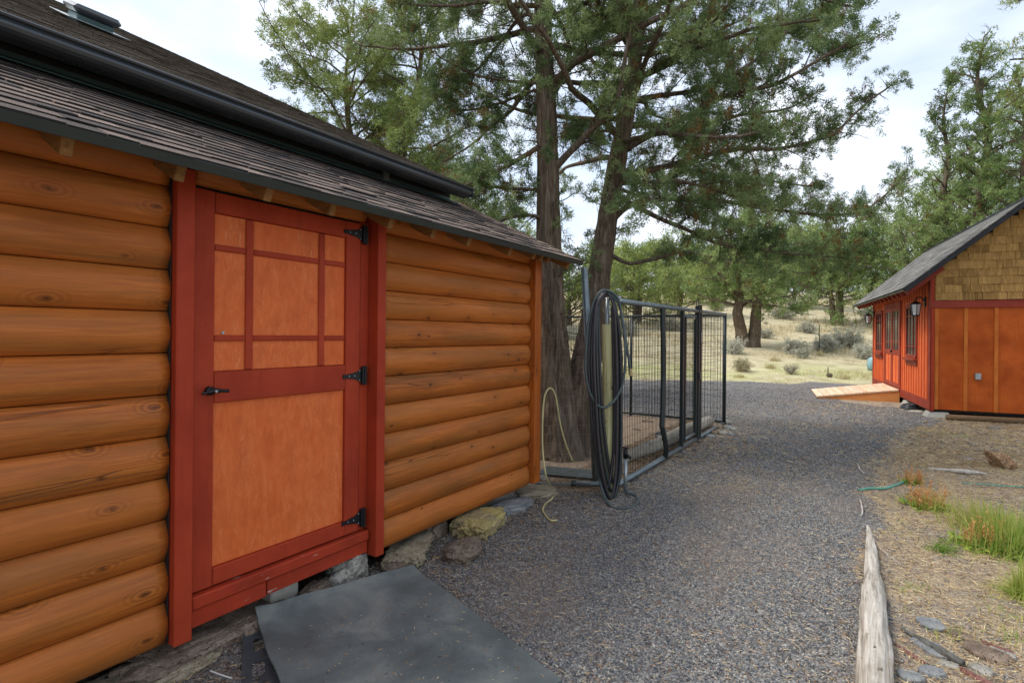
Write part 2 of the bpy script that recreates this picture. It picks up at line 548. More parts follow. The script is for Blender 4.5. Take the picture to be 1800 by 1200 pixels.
def axis_pts(lo, a, b, hi, st):
    m = np.arange(a, b, st)
    up, s = [b], st
    while up[-1] < hi: s *= 1.13; up.append(up[-1] + s)
    dn, s = [a], st
    while dn[-1] > lo: s *= 1.13; dn.append(dn[-1] - s)
    return np.concatenate([np.array(dn[:0:-1]), m, np.array(up)])
gx = axis_pts(-900, -3.2, 2.2, 900, .05)
gy = axis_pts(-300, .2, 9.5, 1500, .05)
GX, GY = np.meshgrid(gx, gy)
GZ = terrain(GX, GY)
nx, ny = len(gx), len(gy)
ii = (np.arange(ny - 1)[:, None] * nx + np.arange(nx - 1)[None, :]).ravel()
GF = np.stack([ii, ii + 1, ii + nx + 1, ii + nx], 1)
GV = np.stack([GX.ravel(), GY.ravel(), GZ.ravel()], 1)
gm = gravel_mask(GV[:, :2])
dp = depth(GV[:, 0], GV[:, 1])
Q3 = np.stack([GV[:, 0], GV[:, 1], 0 * GV[:, 0]], 1)
green = np.clip(1 - np.abs(dp - 18.6 - 1.2 * fbm(Q3 * .3, 21, 2)) / 2.6, 0, 1) * np.clip(.9 + fbm(Q3 * .5, 22, 3), 0, 1) * (GV[:, 0] < 4)
kenn = np.clip(.5 + sdpoly(GV[:, :2], np.array([(-2.2, 4.4), (-1.9, 4.5), (-1.9, 9.3), (-6, 9.3), (-6, 4.4)])) / .3, 0, 1)
def ground_material():
    w = M('ground_gravel_and_dry_soil', .95, .2)
    v = w.map((1, 1, 1))
    # gravel
    c1 = w.vor(v, 62, 'F1', 'Color'); d1 = w.vor(v, 62, 'F1', 'Distance')
    c2 = w.vor(v, 130, 'F1', 'Color')
    sep = w.n.new('ShaderNodeSeparateColor'); w.l.new(c1, sep.inputs[0])
    sep2 = w.n.new('ShaderNodeSeparateColor'); w.l.new(c2, sep2.inputs[0])
    g1 = w.ramp(sep.outputs[0], [(0, hexc(76, 79, 82)), (.35, hexc(112, 115, 118)), (.62, hexc(140, 141, 141)), (.82, hexc(164, 161, 155)), (.95, hexc(136, 114, 96))])
    g2 = w.ramp(sep2.outputs[1], [(0, hexc(74, 74, 76)), (.6, hexc(130, 127, 124)), (.9, hexc(174, 164, 152))])
    g = w.mix(g1, g2, .4)
    g = w.mix(g, hexc(30, 30, 32), w.ramp(d1, [(.40, 0.0), (.80, .4)]))
    patch = w.noise(v, 1.1, 5, .6)
    patch2 = w.noise(v, 3.6, 4, .6)
    g = w.mix(g, hexc(128, 112, 98), w.math('MULTIPLY', w.ramp(patch2, [(.5, 0.0), (.72, .6)]), w.ramp(w.noise(v, 90, 2, .8), [(.45, 0.0), (.6, 1.0)])))
    g = w.mix(g, hexc(60, 64, 70), w.ramp(patch, [(.5, 0.0), (.72, .2)]))
    # dry soil with needles and straw
    fib = w.noise(w.map((60, 14, 40), rot=(0, 0, .5)), 1.8, 5, .75, 2.0)
    fib2 = w.noise(w.map((14, 60, 40), rot=(0, 0, .3)), 1.8, 5, .75, 2.0)
    s1 = w.ramp(fib, [(.34, hexc(104, 90, 76)), (.5, hexc(164, 146, 120)), (.66, hexc(212, 194, 160))])
    s2 = w.ramp(fib2, [(.34, hexc(106, 94, 82)), (.5, hexc(164, 146, 122)), (.66, hexc(214, 198, 166))])
    so = w.mix(s1, s2, w.noise(v, 30, 2))
    so = w.mix(so, hexc(128, 120, 114), w.ramp(w.noise(v, 2.3, 5, .65), [(.42, 0.0), (.6, .8)]))
    so = w.mix(so, hexc(92, 80, 70), w.ramp(w.noise(v, 48, 4, .8), [(.5, 0.0), (.68, .75)]))
    so = w.mix(so, hexc(190, 180, 158), w.ramp(w.noise(w.map((1, 1, 1), rot=(.3, 0, 0)), 60, 3, .8), [(.58, 0.0), (.7, .5)]))
    # meadow colours further away
    straw = w.ramp(w.noise(v, 1.6, 8, .7), [(.3, hexc(140, 128, 104)), (.5, hexc(182, 170, 138)), (.7, hexc(206, 196, 164))])
    far = w.attr('far')
    so = w.mix(so, straw, far)
    gr = w.ramp(w.noise(v, 5, 5, .7), [(.35, hexc(150, 160, 92)), (.65, hexc(184, 190, 118))])
    so = w.mix(so, gr, w.math('MULTIPLY', w.attr('green'), w.ramp(w.noise(v, 2.2, 5, .7), [(.38, .15), (.6, .95)])))
    kd = w.ramp(w.noise(v, 34, 5, .8), [(.35, hexc(104, 88, 74)), (.55, hexc(154, 134, 114)), (.75, hexc(190, 172, 150))])
    so = w.mix(so, kd, w.attr('kennel'))
    mk = w.math('ADD', w.attr('gravel'), w.math('MULTIPLY', w.math('SUBTRACT', w.noise(v, 22, 4, .7), .5), .9))
    f = w.ramp(mk, [(.42, 0.0), (.58, 1.0)])
    w.color(w.mix(so, g, f))
    h = w.mix(w.math('MULTIPLY', fib, .6), w.math('SUBTRACT', 1.0, d1), f)
    w.bump(h, .012, .8)
    return w.m
ground = obj('ground', fmesh('ground', GV, GF, ground_material(), True, {'gravel': gm, 'green': green, 'kennel': kenn, 'far': np.clip((dp - 11) / 6, 0, 1)}), kind='structure')

# ---- loose stones: one mass of gravel laid on the ground (instances of one small angular stone)
def gravel_material():
    w = M('gravel_stone', .85, .3)
    gp_ = w.n.new('ShaderNodeNewGeometry').outputs['Position']
    mm_ = w.n.new('ShaderNodeMapping'); mm_.inputs['Scale'].default_value = (1.0, .45, 1); w.l.new(gp_, mm_.inputs[0])
    macro = w.noise(mm_.outputs[0], 1.5, 5, .6)
    base_ = (w.mix(w.ramp(w.rnd(), [(0, hexc(60, 62, 65)), (.35, hexc(98, 100, 102)), (.62, hexc(126, 126, 125)), (.80, hexc(152, 149, 142)), (.90, hexc(178, 174, 164)), (.95, hexc(138, 112, 92)), (.98, hexc(116, 90, 76)), (1, hexc(166, 142, 114))]), hexc(40, 42, 46), w.ramp(w.noise(w.map((1, 1, 1)), 1.5, 4, .7), [(.45, 0.0), (.7, .35)])))
    tan_ = w.mix(base_, hexc(152, 132, 112), w.ramp(macro, [(.50, 0.0), (.68, .5)]))
    w.color(w.mix(tan_, hexc(62, 65, 68), w.ramp(macro, [(.32, .4), (.44, 0.0)])))
    return w.m
def scatter_gravel(name, P, S, rot, mat, label):
    me = bpy.data.meshes.new(name)
    me.vertices.add(len(P)); me.vertices.foreach_set('co', np.ascontiguousarray(P, np.float32).ravel())
    for an, av in (('scl', S), ('rot', rot)):
        a = me.attributes.new(an, 'FLOAT_VECTOR', 'POINT'); a.data.foreach_set('vector', np.ascontiguousarray(av, np.float32).ravel())
    me.materials.append(mat)
    o = obj(name, me, kind='stuff')
    tag(o, label, name.replace('_', ' '))
    ng = bpy.data.node_groups.new(name + '_nodes', 'GeometryNodeTree')
    ng.interface.new_socket('Geometry', in_out='INPUT', socket_type='NodeSocketGeometry')
    ng.interface.new_socket('Geometry', in_out='OUTPUT', socket_type='NodeSocketGeometry')
    N, L = ng.nodes, ng.links
    gi, go = N.new('NodeGroupInput'), N.new('NodeGroupOutput')
    ip = N.new('GeometryNodeInstanceOnPoints')
    ic = N.new('GeometryNodeMeshIcoSphere'); ic.inputs['Radius'].default_value = 1; ic.inputs['Subdivisions'].default_value = 1
    sm = N.new('GeometryNodeSetMaterial'); sm.inputs['Material'].default_value = mat
    a1, a2 = N.new('GeometryNodeInputNamedAttribute'), N.new('GeometryNodeInputNamedAttribute')
    for a, k in ((a1, 'scl'), (a2, 'rot')):
        a.data_type = 'FLOAT_VECTOR'; a.inputs['Name'].default_value = k
    L.new(gi.outputs[0], ip.inputs['Points']); L.new(ic.outputs[0], sm.inputs[0]); L.new(sm.outputs[0], ip.inputs['Instance'])
    L.new(a2.outputs[0], ip.inputs['Rotation']); L.new(a1.outputs[0], ip.inputs['Scale'])
    L.new(ip.outputs[0], go.inputs[0])
    mod = o.modifiers.new('scatter', 'NODES'); mod.node_group = ng
    return o
def gravel_points(n, x0, x1, y0, y1, smin, smax, keep, dmax=1e9):
    P = np.stack([rng.uniform(x0, x1, n), rng.uniform(y0, y1, n)], 1)
    P = P[rng.random(n) < keep(P)]
    s = smin * (smax / smin) ** (rng.random(len(P)) ** 1.8)
    z = terrain(P[:, 0], P[:, 1])
    S = np.stack([s * rng.uniform(.8, 1.35, len(P)), s * rng.uniform(.7, 1.1, len(P)), s * rng.uniform(.45, .8, len(P))], 1)
    rot = np.stack([rng.normal(0, .35, len(P)), rng.normal(0, .35, len(P)), rng.uniform(0, 6.28, len(P))], 1)
    return np.column_stack([P, z + s * .25]), S, rot
def kp(lo, hi):
    def f(P):
        g = gravel_mask(P); d = depth(P[:, 0], P[:, 1])
        return np.clip(g * 1.1 - .1, .0, 1) * (g > .3) + .42 * (g <= .3) * np.clip(.5 + 1.6 * fbm(np.column_stack([P, np.zeros(len(P))]) * 1.3, 66, 3), .12, 1) * ((d > lo) & (d < hi)) * (P[:, 0] > -2.6) * np.clip((P[:, 1] + P[:, 0] * 0 - .6) / .2, 0, 1)
    return f
A = [gravel_points(230000, -2.6, 1.6, .9, 6.5, .0028, .0066, kp(1.2, 4.2)),
     gravel_points(130000, -2.6, 2.0, 2.0, 10.5, .0042, .0085, kp(4.2, 8.5)),
     gravel_points(26000, -5.0, 1.6, 6.0, 18, .007, .014, kp(8.5, 17))]
scatter_gravel('gravel', np.vstack([a[0] for a in A]), np.vstack([a[1] for a in A]), np.vstack([a[2] for a in A]), gravel_material(), 'loose dark grey crushed gravel covering the driveway beside the log building')

# ---- blades helper: straw, needles, grass as thin triangles
def slivers(P, D, L, W):
    n = len(P)
    side = np.cross(D, rng.normal(size=(n, 3))); side /= np.linalg.norm(side, axis=1)[:, None] + 1e-9
    V = np.stack([P - side * (W / 2)[:, None], P + side * (W / 2)[:, None], P + D * L[:, None]], 1).reshape(-1, 3)
    return V, np.arange(3 * n).reshape(-1, 3)
def blades(P, D, L, W, bend=0.0):
    """thin two-triangle blades from base P along D (unit), length L, width W; bend = drop of the tip"""
    n = len(P)
    side = np.cross(D, rng.normal(size=(n, 3))); side /= np.linalg.norm(side, axis=1)[:, None] + 1e-9
    mid = P + D * (L * .55)[:, None]
    tip = P + D * L[:, None]
    tip[:, 2] -= bend * L
    a, b = P - side * (W / 2)[:, None], P + side * (W / 2)[:, None]
    c, d = mid - side * (W * .4)[:, None], mid + side * (W * .4)[:, None]
    V = np.stack([a, b, d, c, tip], 1).reshape(-1, 3)
    k = np.arange(n)[:, None] * 5
    F = np.concatenate([k + np.array([[0, 1, 2]]), k + np.array([[0, 2, 3]]), k + np.array([[3, 2, 4]])])
    return V, F
def leafmat(name, stops, rough=.7, trans=.25, attr='tone'):
    w = M(name, rough, .25)
    c = w.ramp(w.attr(attr), stops)
    w.color(c)
    if trans:
        t = w.n.new('ShaderNodeBsdfTranslucent'); w.l.new(c, t.inputs[0])
        ms = w.n.new('ShaderNodeMixShader'); ms.inputs[0].default_value = trans
        w.l.new(w.b.outputs[0], ms.inputs[1]); w.l.new(t.outputs[0], ms.inputs[2]); w.l.new(ms.outputs[0], w.out.inputs[0])
    return w.m
STRAW = leafmat('dry_straw', [(0, hexc(72, 56, 44)), (.10, hexc(128, 94, 66)), (.25, hexc(178, 142, 100)), (.6, hexc(210, 186, 140)), (1, hexc(228, 214, 176))], .8, .15)
# needles and straw lying on the ground
def litter(n, x0, x1, y0, y1, keep, l0, l1, w0):
    P = np.stack([rng.uniform(x0, x1, n), rng.uniform(y0, y1, n)], 1)
    P = P[rng.random(n) < keep(P)]
    m = len(P)
    th = rng.uniform(0, 6.283, m); el = rng.normal(.04, .16, m)
    D = np.stack([np.cos(th) * np.cos(el), np.sin(th) * np.cos(el), np.sin(el)], 1)
    L = rng.uniform(l0, l1, m)
    Q = np.column_stack([P, terrain(P[:, 0], P[:, 1]) + rng.uniform(.004, .014, m)])
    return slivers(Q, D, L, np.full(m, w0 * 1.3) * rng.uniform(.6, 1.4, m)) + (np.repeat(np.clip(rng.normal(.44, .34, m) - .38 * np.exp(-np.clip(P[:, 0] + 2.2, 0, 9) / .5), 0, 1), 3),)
def lk(P):
    g = gravel_mask(P); d = depth(P[:, 0], P[:, 1])
    Q = np.column_stack([P, np.zeros(len(P))])
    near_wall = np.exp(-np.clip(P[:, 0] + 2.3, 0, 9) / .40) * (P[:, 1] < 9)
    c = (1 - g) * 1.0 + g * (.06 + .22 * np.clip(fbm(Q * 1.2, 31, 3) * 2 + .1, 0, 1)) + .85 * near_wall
    return np.clip(c, 0, 1) * (d > 1.2) * (d < 12)
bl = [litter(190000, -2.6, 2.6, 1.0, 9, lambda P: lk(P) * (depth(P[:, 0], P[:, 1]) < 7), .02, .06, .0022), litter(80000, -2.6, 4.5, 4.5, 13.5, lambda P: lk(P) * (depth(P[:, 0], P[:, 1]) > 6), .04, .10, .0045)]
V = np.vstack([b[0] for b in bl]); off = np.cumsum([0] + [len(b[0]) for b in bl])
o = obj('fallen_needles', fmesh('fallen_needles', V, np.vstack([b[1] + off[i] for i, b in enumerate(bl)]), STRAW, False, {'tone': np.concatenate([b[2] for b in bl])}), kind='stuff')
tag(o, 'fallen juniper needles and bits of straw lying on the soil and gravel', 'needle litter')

# meadow: dry grass blades with a green strip
MEADOW = leafmat('meadow_grass', [(0, hexc(138, 150, 76)), (.22, hexc(176, 182, 104)), (.36, hexc(176, 158, 116)), (.7, hexc(202, 188, 148)), (1, hexc(226, 216, 186))], .8, .2)
def meadow():
    Vs, Fs, Ts, o_ = [], [], [], 0
    for (n, d0, d1, h0, h1, w0) in ((42000, 16.2, 24, .05, .17, .012), (46000, 22, 36, .10, .32, .022), (42000, 34, 75, .2, .5, .05)):
        d = np.sqrt(rng.uniform(d0 ** 2, d1 ** 2, n))
        u = rng.uniform(-.45, 1.0, n)
        P = _fw[None, :2] * d[:, None] + _rt[None, :2] * (u * d)[:, None]
        Q = np.column_stack([P, np.zeros(n)])
        clump = fbm(Q * (9 / d0), 41, 3)
        keep = (gravel_mask(P) < .4) & (rng.random(n) < np.clip(.45 + 1.4 * clump, .08, 1)) & ~((P[:, 0] > -.2) & (P[:, 1] < 20) & (d < 19) & (P[:, 0] > .1))
        P, Q, d = P[keep], Q[keep], d[keep]; m = len(P)
        L = rng.uniform(h0, h1, m) * np.clip(.55 + clump[keep] * 1.6, .3, 1.5)
        gs = np.clip(1 - np.abs(depth(P[:, 0], P[:, 1]) - 18.4 - 1.2 * fbm(Q * .3, 21, 2)) / 2.4, 0, 1) * np.clip(.5 + 1.5 * fbm(Q * .8, 22, 3), 0, 1)
        L = L * (1 - .55 * gs)
        th = rng.uniform(0, 6.283, m); tl = np.abs(rng.normal(0, .38, m))
        D = np.stack([np.cos(th) * np.sin(tl), np.sin(th) * np.sin(tl), np.cos(tl)], 1)
        V, F = slivers(np.column_stack([P, terrain(P[:, 0], P[:, 1]) - .01]), D, L, np.full(m, w0 * 1.2) * rng.uniform(.5, 1.3, m))
        t = np.clip(.62 + .2 * fbm(Q * .35, 44, 2) + rng.normal(0, .13, m) - .62 * gs, 0, 1)
        Vs.append(V); Fs.append(F + o_); Ts.append(np.repeat(t, 3)); o_ += len(V)
    o = obj('meadow_grass', fmesh('meadow_grass', np.vstack(Vs), np.vstack(Fs), MEADOW, False, {'tone': np.concatenate(Ts)}), kind='stuff')
    tag(o, 'dry straw coloured meadow grass with a green strip beyond the gravel', 'grass')
meadow()

# ================================================================ LOG BUILDING
cabin = thing('log_building', 'log sided building with rust red door and two dark shingled roofs beside the gravel', 'building', (-2.5, 1.5, 0.0))
YE = 4.06                                             # far end of the log wall
def half_log(y0, y1, k, seed, wav=.0035):
    """half-round log on the wall plane x=-2.5, course k"""
    z0 = .118 + .178 * k; h = .1775
    a = np.array([-1, -.985, -.9, -.75, -.55, -.35, -.12, .12, .35, .55, .75, .9, .985, 1])
    px = -2.5 + .042 * (1 - np.abs(a) ** 2.3) - .012 * (np.abs(a) > .999)
    pz = (a * .5 + .5) * (h - .0016) + .0008
    n = max(6, int((y1 - y0) / .05))
    ys = np.linspace(y0, y1, n)
    nz = fbm(np.stack([ys * 1.3, np.full(n, seed * 3.1), np.zeros(n)], 1), seed, 3)
    YY, AA = np.meshgrid(ys, a, indexing='ij')
    q = np.stack([YY.ravel() * 2.2, AA.ravel() * 1.5, np.full(YY.size, seed * 5.0)], 1)
    bulge = wav * 1.7 * (nz[:, None] * .7 + fbm(q, seed + 50, 3).reshape(YY.shape) * .6)
    xx = px[None, :] + bulge * (1 - np.abs(a) ** 4)[None, :]
    zz = z0 + pz[None, :] + 0 * YY
    # ends slightly rounded over
    e = np.clip(np.minimum(ys - y0, y1 - ys) / .02, 0, 1)
    xx = xx - (.012 * (1 - e))[:, None] * (1 - np.abs(a) ** 4)[None, :]
    V = np.stack([xx.ravel(), YY.ravel(), zz.ravel()], 1)
    m = len(a)
    i = (np.arange(n - 1)[:, None] * m + np.arange(m - 1)[None, :]).ravel()
    F = np.stack([i, i + m, i + m + 1, i + 1], 1).tolist()
    F.append(list(range(m))); F.append(list(range((n - 1) * m, n * m))[::-1])
    F.append([0, (n - 1) * m, (n - 1) * m + m - 1, m - 1][::-1])
    return V, F
SEAL = flat('black_joint_seal', (.008, .008, .008, 1), .6)
DARK = flat('dark_backing_board', (.02, .017, .014, 1), .9)
for k in range(12):
    for (a, b, s) in ((-2.6, 1.092, 1), (2.282, YE - .03, 2)):
        V, F = half_log(a, b, k, k * 2 + s * 31)
        part('log', V, F, LOG, cabin, True)
V, F = half_log(1.184, 2.17, 11, 91)
V[:, 2] = 2.112 + (V[:, 2] - V[:, 2].min()) * .9
part('log', V, F, LOG, cabin, True, label='short half log over the door')
# wall body behind the logs, floor and back
bar('wall_core', (-2.66, -2.53, -2.6, YE, .14, 2.22), DARK, cabin)
_v = np.array([(x, y, z) for y in (YE - .1, YE - .02) for x, z in ((-4.4, .14), (-2.67, .14), (-2.67, 2.28), (-3.6, 2.76), (-4.4, 2.76))])
part('end_wall', _v, [[0, 1, 2, 3, 4], [9, 8, 7, 6, 5]] + [[i, i + 5, (i + 1) % 5 + 5, (i + 1) % 5] for i in range(5)], POSTWOOD, cabin)
bar('floor_frame', (-8.0, -2.68, -2.6, YE - .11, .10, .20), DARK, cabin)
bar('underfloor_light_block', (-4.6, -4.4, -2.6, YE - .11, -.3, .09), DARK, cabin)  # unseen wall added to stop light entering the gap under the floor
# posts beside the door, corner board
bar('door_post', (-2.56, -2.432, 1.098, 1.172, .118, 2.155), RED, cabin, .004)
bar('joint_seal', (-2.56, -2.474, 1.090, 1.0945, .13, 2.15), SEAL, cabin, .001)
bar('joint_seal', (-2.56, -2.474, 2.272, 2.279, .13, 2.15), SEAL, cabin, .001)
bar('door_post', (-2.56, -2.418, 2.202, 2.266, .125, 2.150), RED, cabin, .004)
bar('corner_board', (-2.56, -2.432, YE - .028, YE + .075, .14, 2.15), POSTWOOD, cabin, .004)
bar('corner_board', (-2.62, -2.565, YE - .01, YE + .06, .16, 2.15), POSTWOOD, cabin, .004)
# door
DX = -2.492
door = part('door', *cbox(-2.545, -2.53, 1.19, 2.135, .29, 2.10), DARK, cabin)
def dbar(n, y0, y1, z0, z1, x0=-2.527, x1=DX, mat=RED, bev=.003): return bar(n, (x0, x1, y0, y1, z0, z1), mat, door, bev)
dbar('stile', 1.190, 1.286, .292, 2.098); dbar('stile', 2.030, 2.130, .292, 2.098)
dbar('rail', 1.288, 2.028, 2.002, 2.096); dbar('rail', 1.288, 2.028, 1.130, 1.272); dbar('rail', 1.288, 2.028, .294, .372, x1=DX + .001)
dbar('panel', 1.287, 2.029, .374, 1.128, -2.527, -2.511, PLY, .001)
dbar('panel', 1.287, 2.029, 1.274, 2.000, -2.527, -2.509, PLY, .001)
for y0, y1 in ((1.438, 1.475), (1.851, 1.888)): dbar('muntin', y0, y1, 1.276, 1.998, -2.507, -2.4965)
for z0, z1 in ((1.414, 1.440), (1.831, 1.858)):
    for y0, y1 in ((1.290, 1.436), (1.477, 1.849), (1.890, 2.026)): dbar('muntin', y0, y1, z0, z1, -2.507, -2.4975)
def hinge(z, parent):
    m = MB()
    m.add(*cbox(-2.489, -2.472, 2.138, 2.172, z - .054, z + .054, .002))
    y1, y0 = 2.137, 2.005
    xs = (-2.4905, -2.4855)
    prof = [(y1, .040), (y1 - .03, .023), (y0 + .02, .009), (y0 + .008, .014), (y0, 0)]
    P = [(y, z + h) for y, h in prof] + [(y, z - h) for y, h in prof[-2::-1]]
    n = len(P)
    V = [(xs[0], y, zz) for y, zz in P] + [(xs[1], y, zz) for y, zz in P]
    F = [list(range(n)), list(range(n, 2 * n))[::-1]] + [[i, i + n, (i + 1) % n + n, (i + 1) % n] for i in range(n)]
    m.add(V, F)
    V, F = tubef([(-2.470, 2.155, z - .057), (-2.470, 2.155, z + .057)], .006, 8); m.add(V, F)
    h = part('hinge', m.V(), m.f, BLACKMETAL, parent)
    for yy, dz in ((2.125, .028), (2.125, -.028), (2.09, 0), (2.05, 0)):
        V, F = rock((-2.4845, yy, z + dz), (.002, .004, .004), 1, 1, 0, fine=0)
        m2 = part('screw', V, F.tolist(), GALV, parent)
for z in (2.035, 1.205, .365): hinge(z, door)
m = MB()
m.add(*tubef([(-2.492, 1.262, 1.188), (-2.468, 1.262, 1.188)], .020, 12)); m.add(*tubef([(-2.470, 1.262, 1.188), (-2.440, 1.262, 1.188)], .011, 10))
m.add(*tubef(spline([(-2.44, 1.208, 1.182), (-2.436, 1.235, 1.188), (-2.434, 1.262, 1.192), (-2.436, 1.29, 1.189), (-2.44, 1.325, 1.186)], 4), [.006] * 4 + [.009] * 4 + [.011] * 4 + [.008] * 5, 8))
part('handle', m.V(), m.f, BLACKMETAL, door, True)
V, F = tubef([(-2.434, 1.262, 1.190), (-2.4215, 1.262, 1.190)], .006, 8); part('lock_cylinder', V, F, GALV, door)
V, F = tubef([(-2.5085, 1.33, 1.452), (-2.500, 1.33, 1.452)], .007, 6); part('bug_screw', V, F, GALV, door)
bar('jamb', (-2.56, -2.50, 2.137, 2.200, .29, 2.11), RED, cabin, .002)
bar('sill', (-2.56, -2.462, 1.184, 2.188, .226, .284), REDY, cabin, .006)
bar('skirt_board', (-2.56, -2.478, 1.184, 1.545, .142, .222), REDY, cabin, .004)
bar('skirt_board', (-2.56, -2.474, 1.549, 2.186, .150, .222), REDY, cabin, .004)
# nail holes and knots that stand out on the logs
for (px, py) in ((672, 932), (742, 893), (900, 834), (754, 591)):
    p = onx(px, py, -2.458)
    V, F = rock(p + np.array([-.001, 0, 0]), (.004, .007, .006), 3, 2, .2)
    part('knot_hole', V, F.tolist(), SEAL, cabin)

# ---- lean-to roof
PX0, PZ0, SL = -2.17, 2.112, .497
def rz_(x): return PZ0 + SL * (PX0 - x)
rl = math.sqrt(1 + SL * SL); ux, uz = -1 / rl, SL / rl          # up-slope unit
def slope_box(y0, y1, s0, s1, t0, t1, bev=.002, o=(PX0, PZ0), u=(ux, uz)):
    """box on a slope: s along the slope upwards, t above the plane"""
    V, F = cbox(s0, s1, y0, y1, t0, t1, b=bev)
    x = o[0] + V[:, 0] * u[0] + V[:, 2] * u[1]; z = o[1] + V[:, 0] * u[1] - V[:, 2] * u[0]
    return np.stack([x, V[:, 1], z], 1), [f[::-1] for f in F]
YR0, YR1 = -2.6, 4.40
roof = part('lean_to_roof', *slope_box(YR0, YR1, .0, 1.7, -.014, -.003), DARK, cabin)
part('drip_edge', *slope_box(YR0, YR1 + .004, -.016, -.006, -.027, .013), DRIP, roof)
part('drip_edge', *slope_box(YR0, YR1 + .004, -.005, .05, -.0022, .0006, .0005), DRIP, roof)
part('rake_board', *slope_box(YR1 + .0005, YR1 + .012, .0, 1.7, -.030, .014), DRIP, roof)
shm = []
for v in range(5):
    w_ = .19
    V, F = cbox(0, .21, -.5, .5, 0, .011, .0015)
    V[:, 0] += np.where(V[:, 0] < .05, (rng.random(len(V)) - .5) * .006, 0)
    V[:, 2] += np.where((V[:, 0] < .05), (rng.random(len(V)) - .3) * .004, 0)
    shm.append((V, F))
def shingle_field(parent, y0, y1, slen, expo, o_, u_, mat, ymin_single, ymax_single, wr=(.12, .30), cap=300, thick=.011, lf=.009, butt=None):
    """courses of individual shingles; the nearest ones are parts, the others one mesh"""
    mb = MB(); cand = []; mis = []
    butt = butt or BUTT
    n = int(slen / expo)
    for c in range(n):
        y = y0 + rng.uniform(-.2, 0)
        while y < y1:
            w_ = rng.uniform(*wr)
            a, b = max(y, y0), min(y + w_, y1 + (rng.uniform(-.006, .022) if y + w_ > y1 else 0))
            y += w_
            if b - a < .03: continue
            s = c * expo + (rng.normal(0, .012) if c else rng.uniform(-.020, -.012))
            lift = .001 + rng.uniform(0, lf)
            cand.append((a + .0015, b - .0015, s, lift, c))
    def keyf(q):
        yc = (q[0] + q[1]) / 2
        x = o_[0] + q[2] * u_[0]; z = o_[1] + q[2] * u_[1]
        return yc if ymin_single <= yc <= ymax_single else 1e9
    cand.sort(key=keyf)
    for i, (a, b, s, lift, c) in enumerate(cand):
        V, F = shm[i % 5]
        L = min(expo * 1.75, slen - s) / .21
        P = V.copy(); P[:, 0] *= L; P[:, 1] *= (b - a); P[:, 2] *= thick / .011
        tilt = (thick * 1.05 + lift) / (expo * 1.75)
        P[:, 2] += lift + thick * 1.1 - P[:, 0] * tilt
        P[:, 0] += s; P[:, 1] += (a + b) / 2
        W = np.stack([o_[0] + P[:, 0] * u_[0] + P[:, 2] * u_[1], P[:, 1], o_[1] + P[:, 0] * u_[1] - P[:, 2] * u_[0]], 1)
        G = [f[::-1] for f in F]
        mi = np.array([1 if V[f_, 0].max() < .006 else 0 for f_ in F], dtype=np.int32)
        if i < cap and keyf((a, b, s)) < 1e8:
            q = part('shingle', W, G, [mat, butt], parent); q.data.polygons.foreach_set('material_index', mi)
        else: mb.add(W, G); mis.append(mi)
    if mb.n:
        q = part('shingle_rest', mb.V(), mb.f, [mat, butt], parent, kind='stuff'); q.data.polygons.foreach_set('material_index', np.concatenate(mis))
shingle_field(roof, YR0, YR1, 1.62, .100, (PX0, PZ0), (ux, uz), SHINGLE, .42, 4.4, thick=.0072, wr=(.09, .30), lf=.0045)
# rafter tails under the lean-to eave
for y in (-1.2, -.4, .16, .675, 1.035, 1.41, 1.76, 2.16, 2.52, 2.88, 3.385, 3.73, 3.85, 3.97, 4.33):
    small = y > 3.7 and y < 4.0
    V, F = slope_box(y - .019, y + .019, .075, 1.2, -.105 if not small else -.09, -.016, .003)
    part('rafter_tail', V, F, RAFTER, cabin)
bar('soffit_blocking', (-2.56, -2.50, 1.20, 2.18, 2.18, 2.21), DARK, cabin)
# ---- upper house wall, gutter and roof
upper = part('upper_wall', *cbox(-3.42, -3.345, -2.6, 3.94, 2.60, 2.868), DARKWALL, cabin)
part('flashing', *slope_box(-2.6, 3.94, 1.20, 1.31, .030, .034, .001), FLASH, upper)
part('flashing_upstand', *cbox(-3.343, -3.336, -2.6, 3.93, 2.69, 2.752, .001), FLASH, upper)
part('house_end_wall', *cbox(-12, -3.43, 3.86, 3.94, .0, 2.9), DARKWALL, cabin)
part('downspout_strap', *cbox(-3.336, -3.30, 3.06, 3.12, 2.71, 2.86, .004), GALV, upper)
# gutter: K profile swept along y
def sweep_y(prof, y0, y1, closed=True):
    n = len(prof)
    V = [(x, y, z) for y in (y0, y1) for x, z in prof]
    F = [[i, (i + 1) % n, (i + 1) % n + n, i + n] for i in range(n if closed else n - 1)]
    if closed: F += [list(range(n))[::-1], list(range(n, 2 * n))]
    return V, F
GXo, GZo = -3.02, 2.68
gp = [(-.115, .028), (-.045, .028), (-.018, .034), (-.003, .046), (.003, .060), (.001, .072), (-.006, .080), (-.009, .088), (.003, .093), (.007, .101), (.001, .108), (-.009, .106), (-.009, .102), (-.003, .102), (.001, .098), (-.013, .092), (-.013, .078), (-.004, .068), (-.004, .058), (-.022, .038), (-.046, .032), (-.111, .032), (-.111, .115), (-.115, .115)]
gut = part('gutter', *sweep_y([(GXo + a, GZo + b) for a, b in gp], -2.6, 3.87), GUTTER, cabin)
part('gutter_end_cap', *cbox(GXo - .118, GXo + .010, 3.871, 3.876, GZo + .026, GZo + .110, .001), GUTTER, gut)
MX0, MZ0, MS = -3.09, 2.80, .5
ml = math.sqrt(1 + MS * MS)
mu = (-1 / ml, MS / ml)
mroof = part('main_roof', *slope_box(-2.6, 3.97, .02, 10.5, -.05, -.015, o=(MX0, MZ0), u=mu), DARK, cabin)
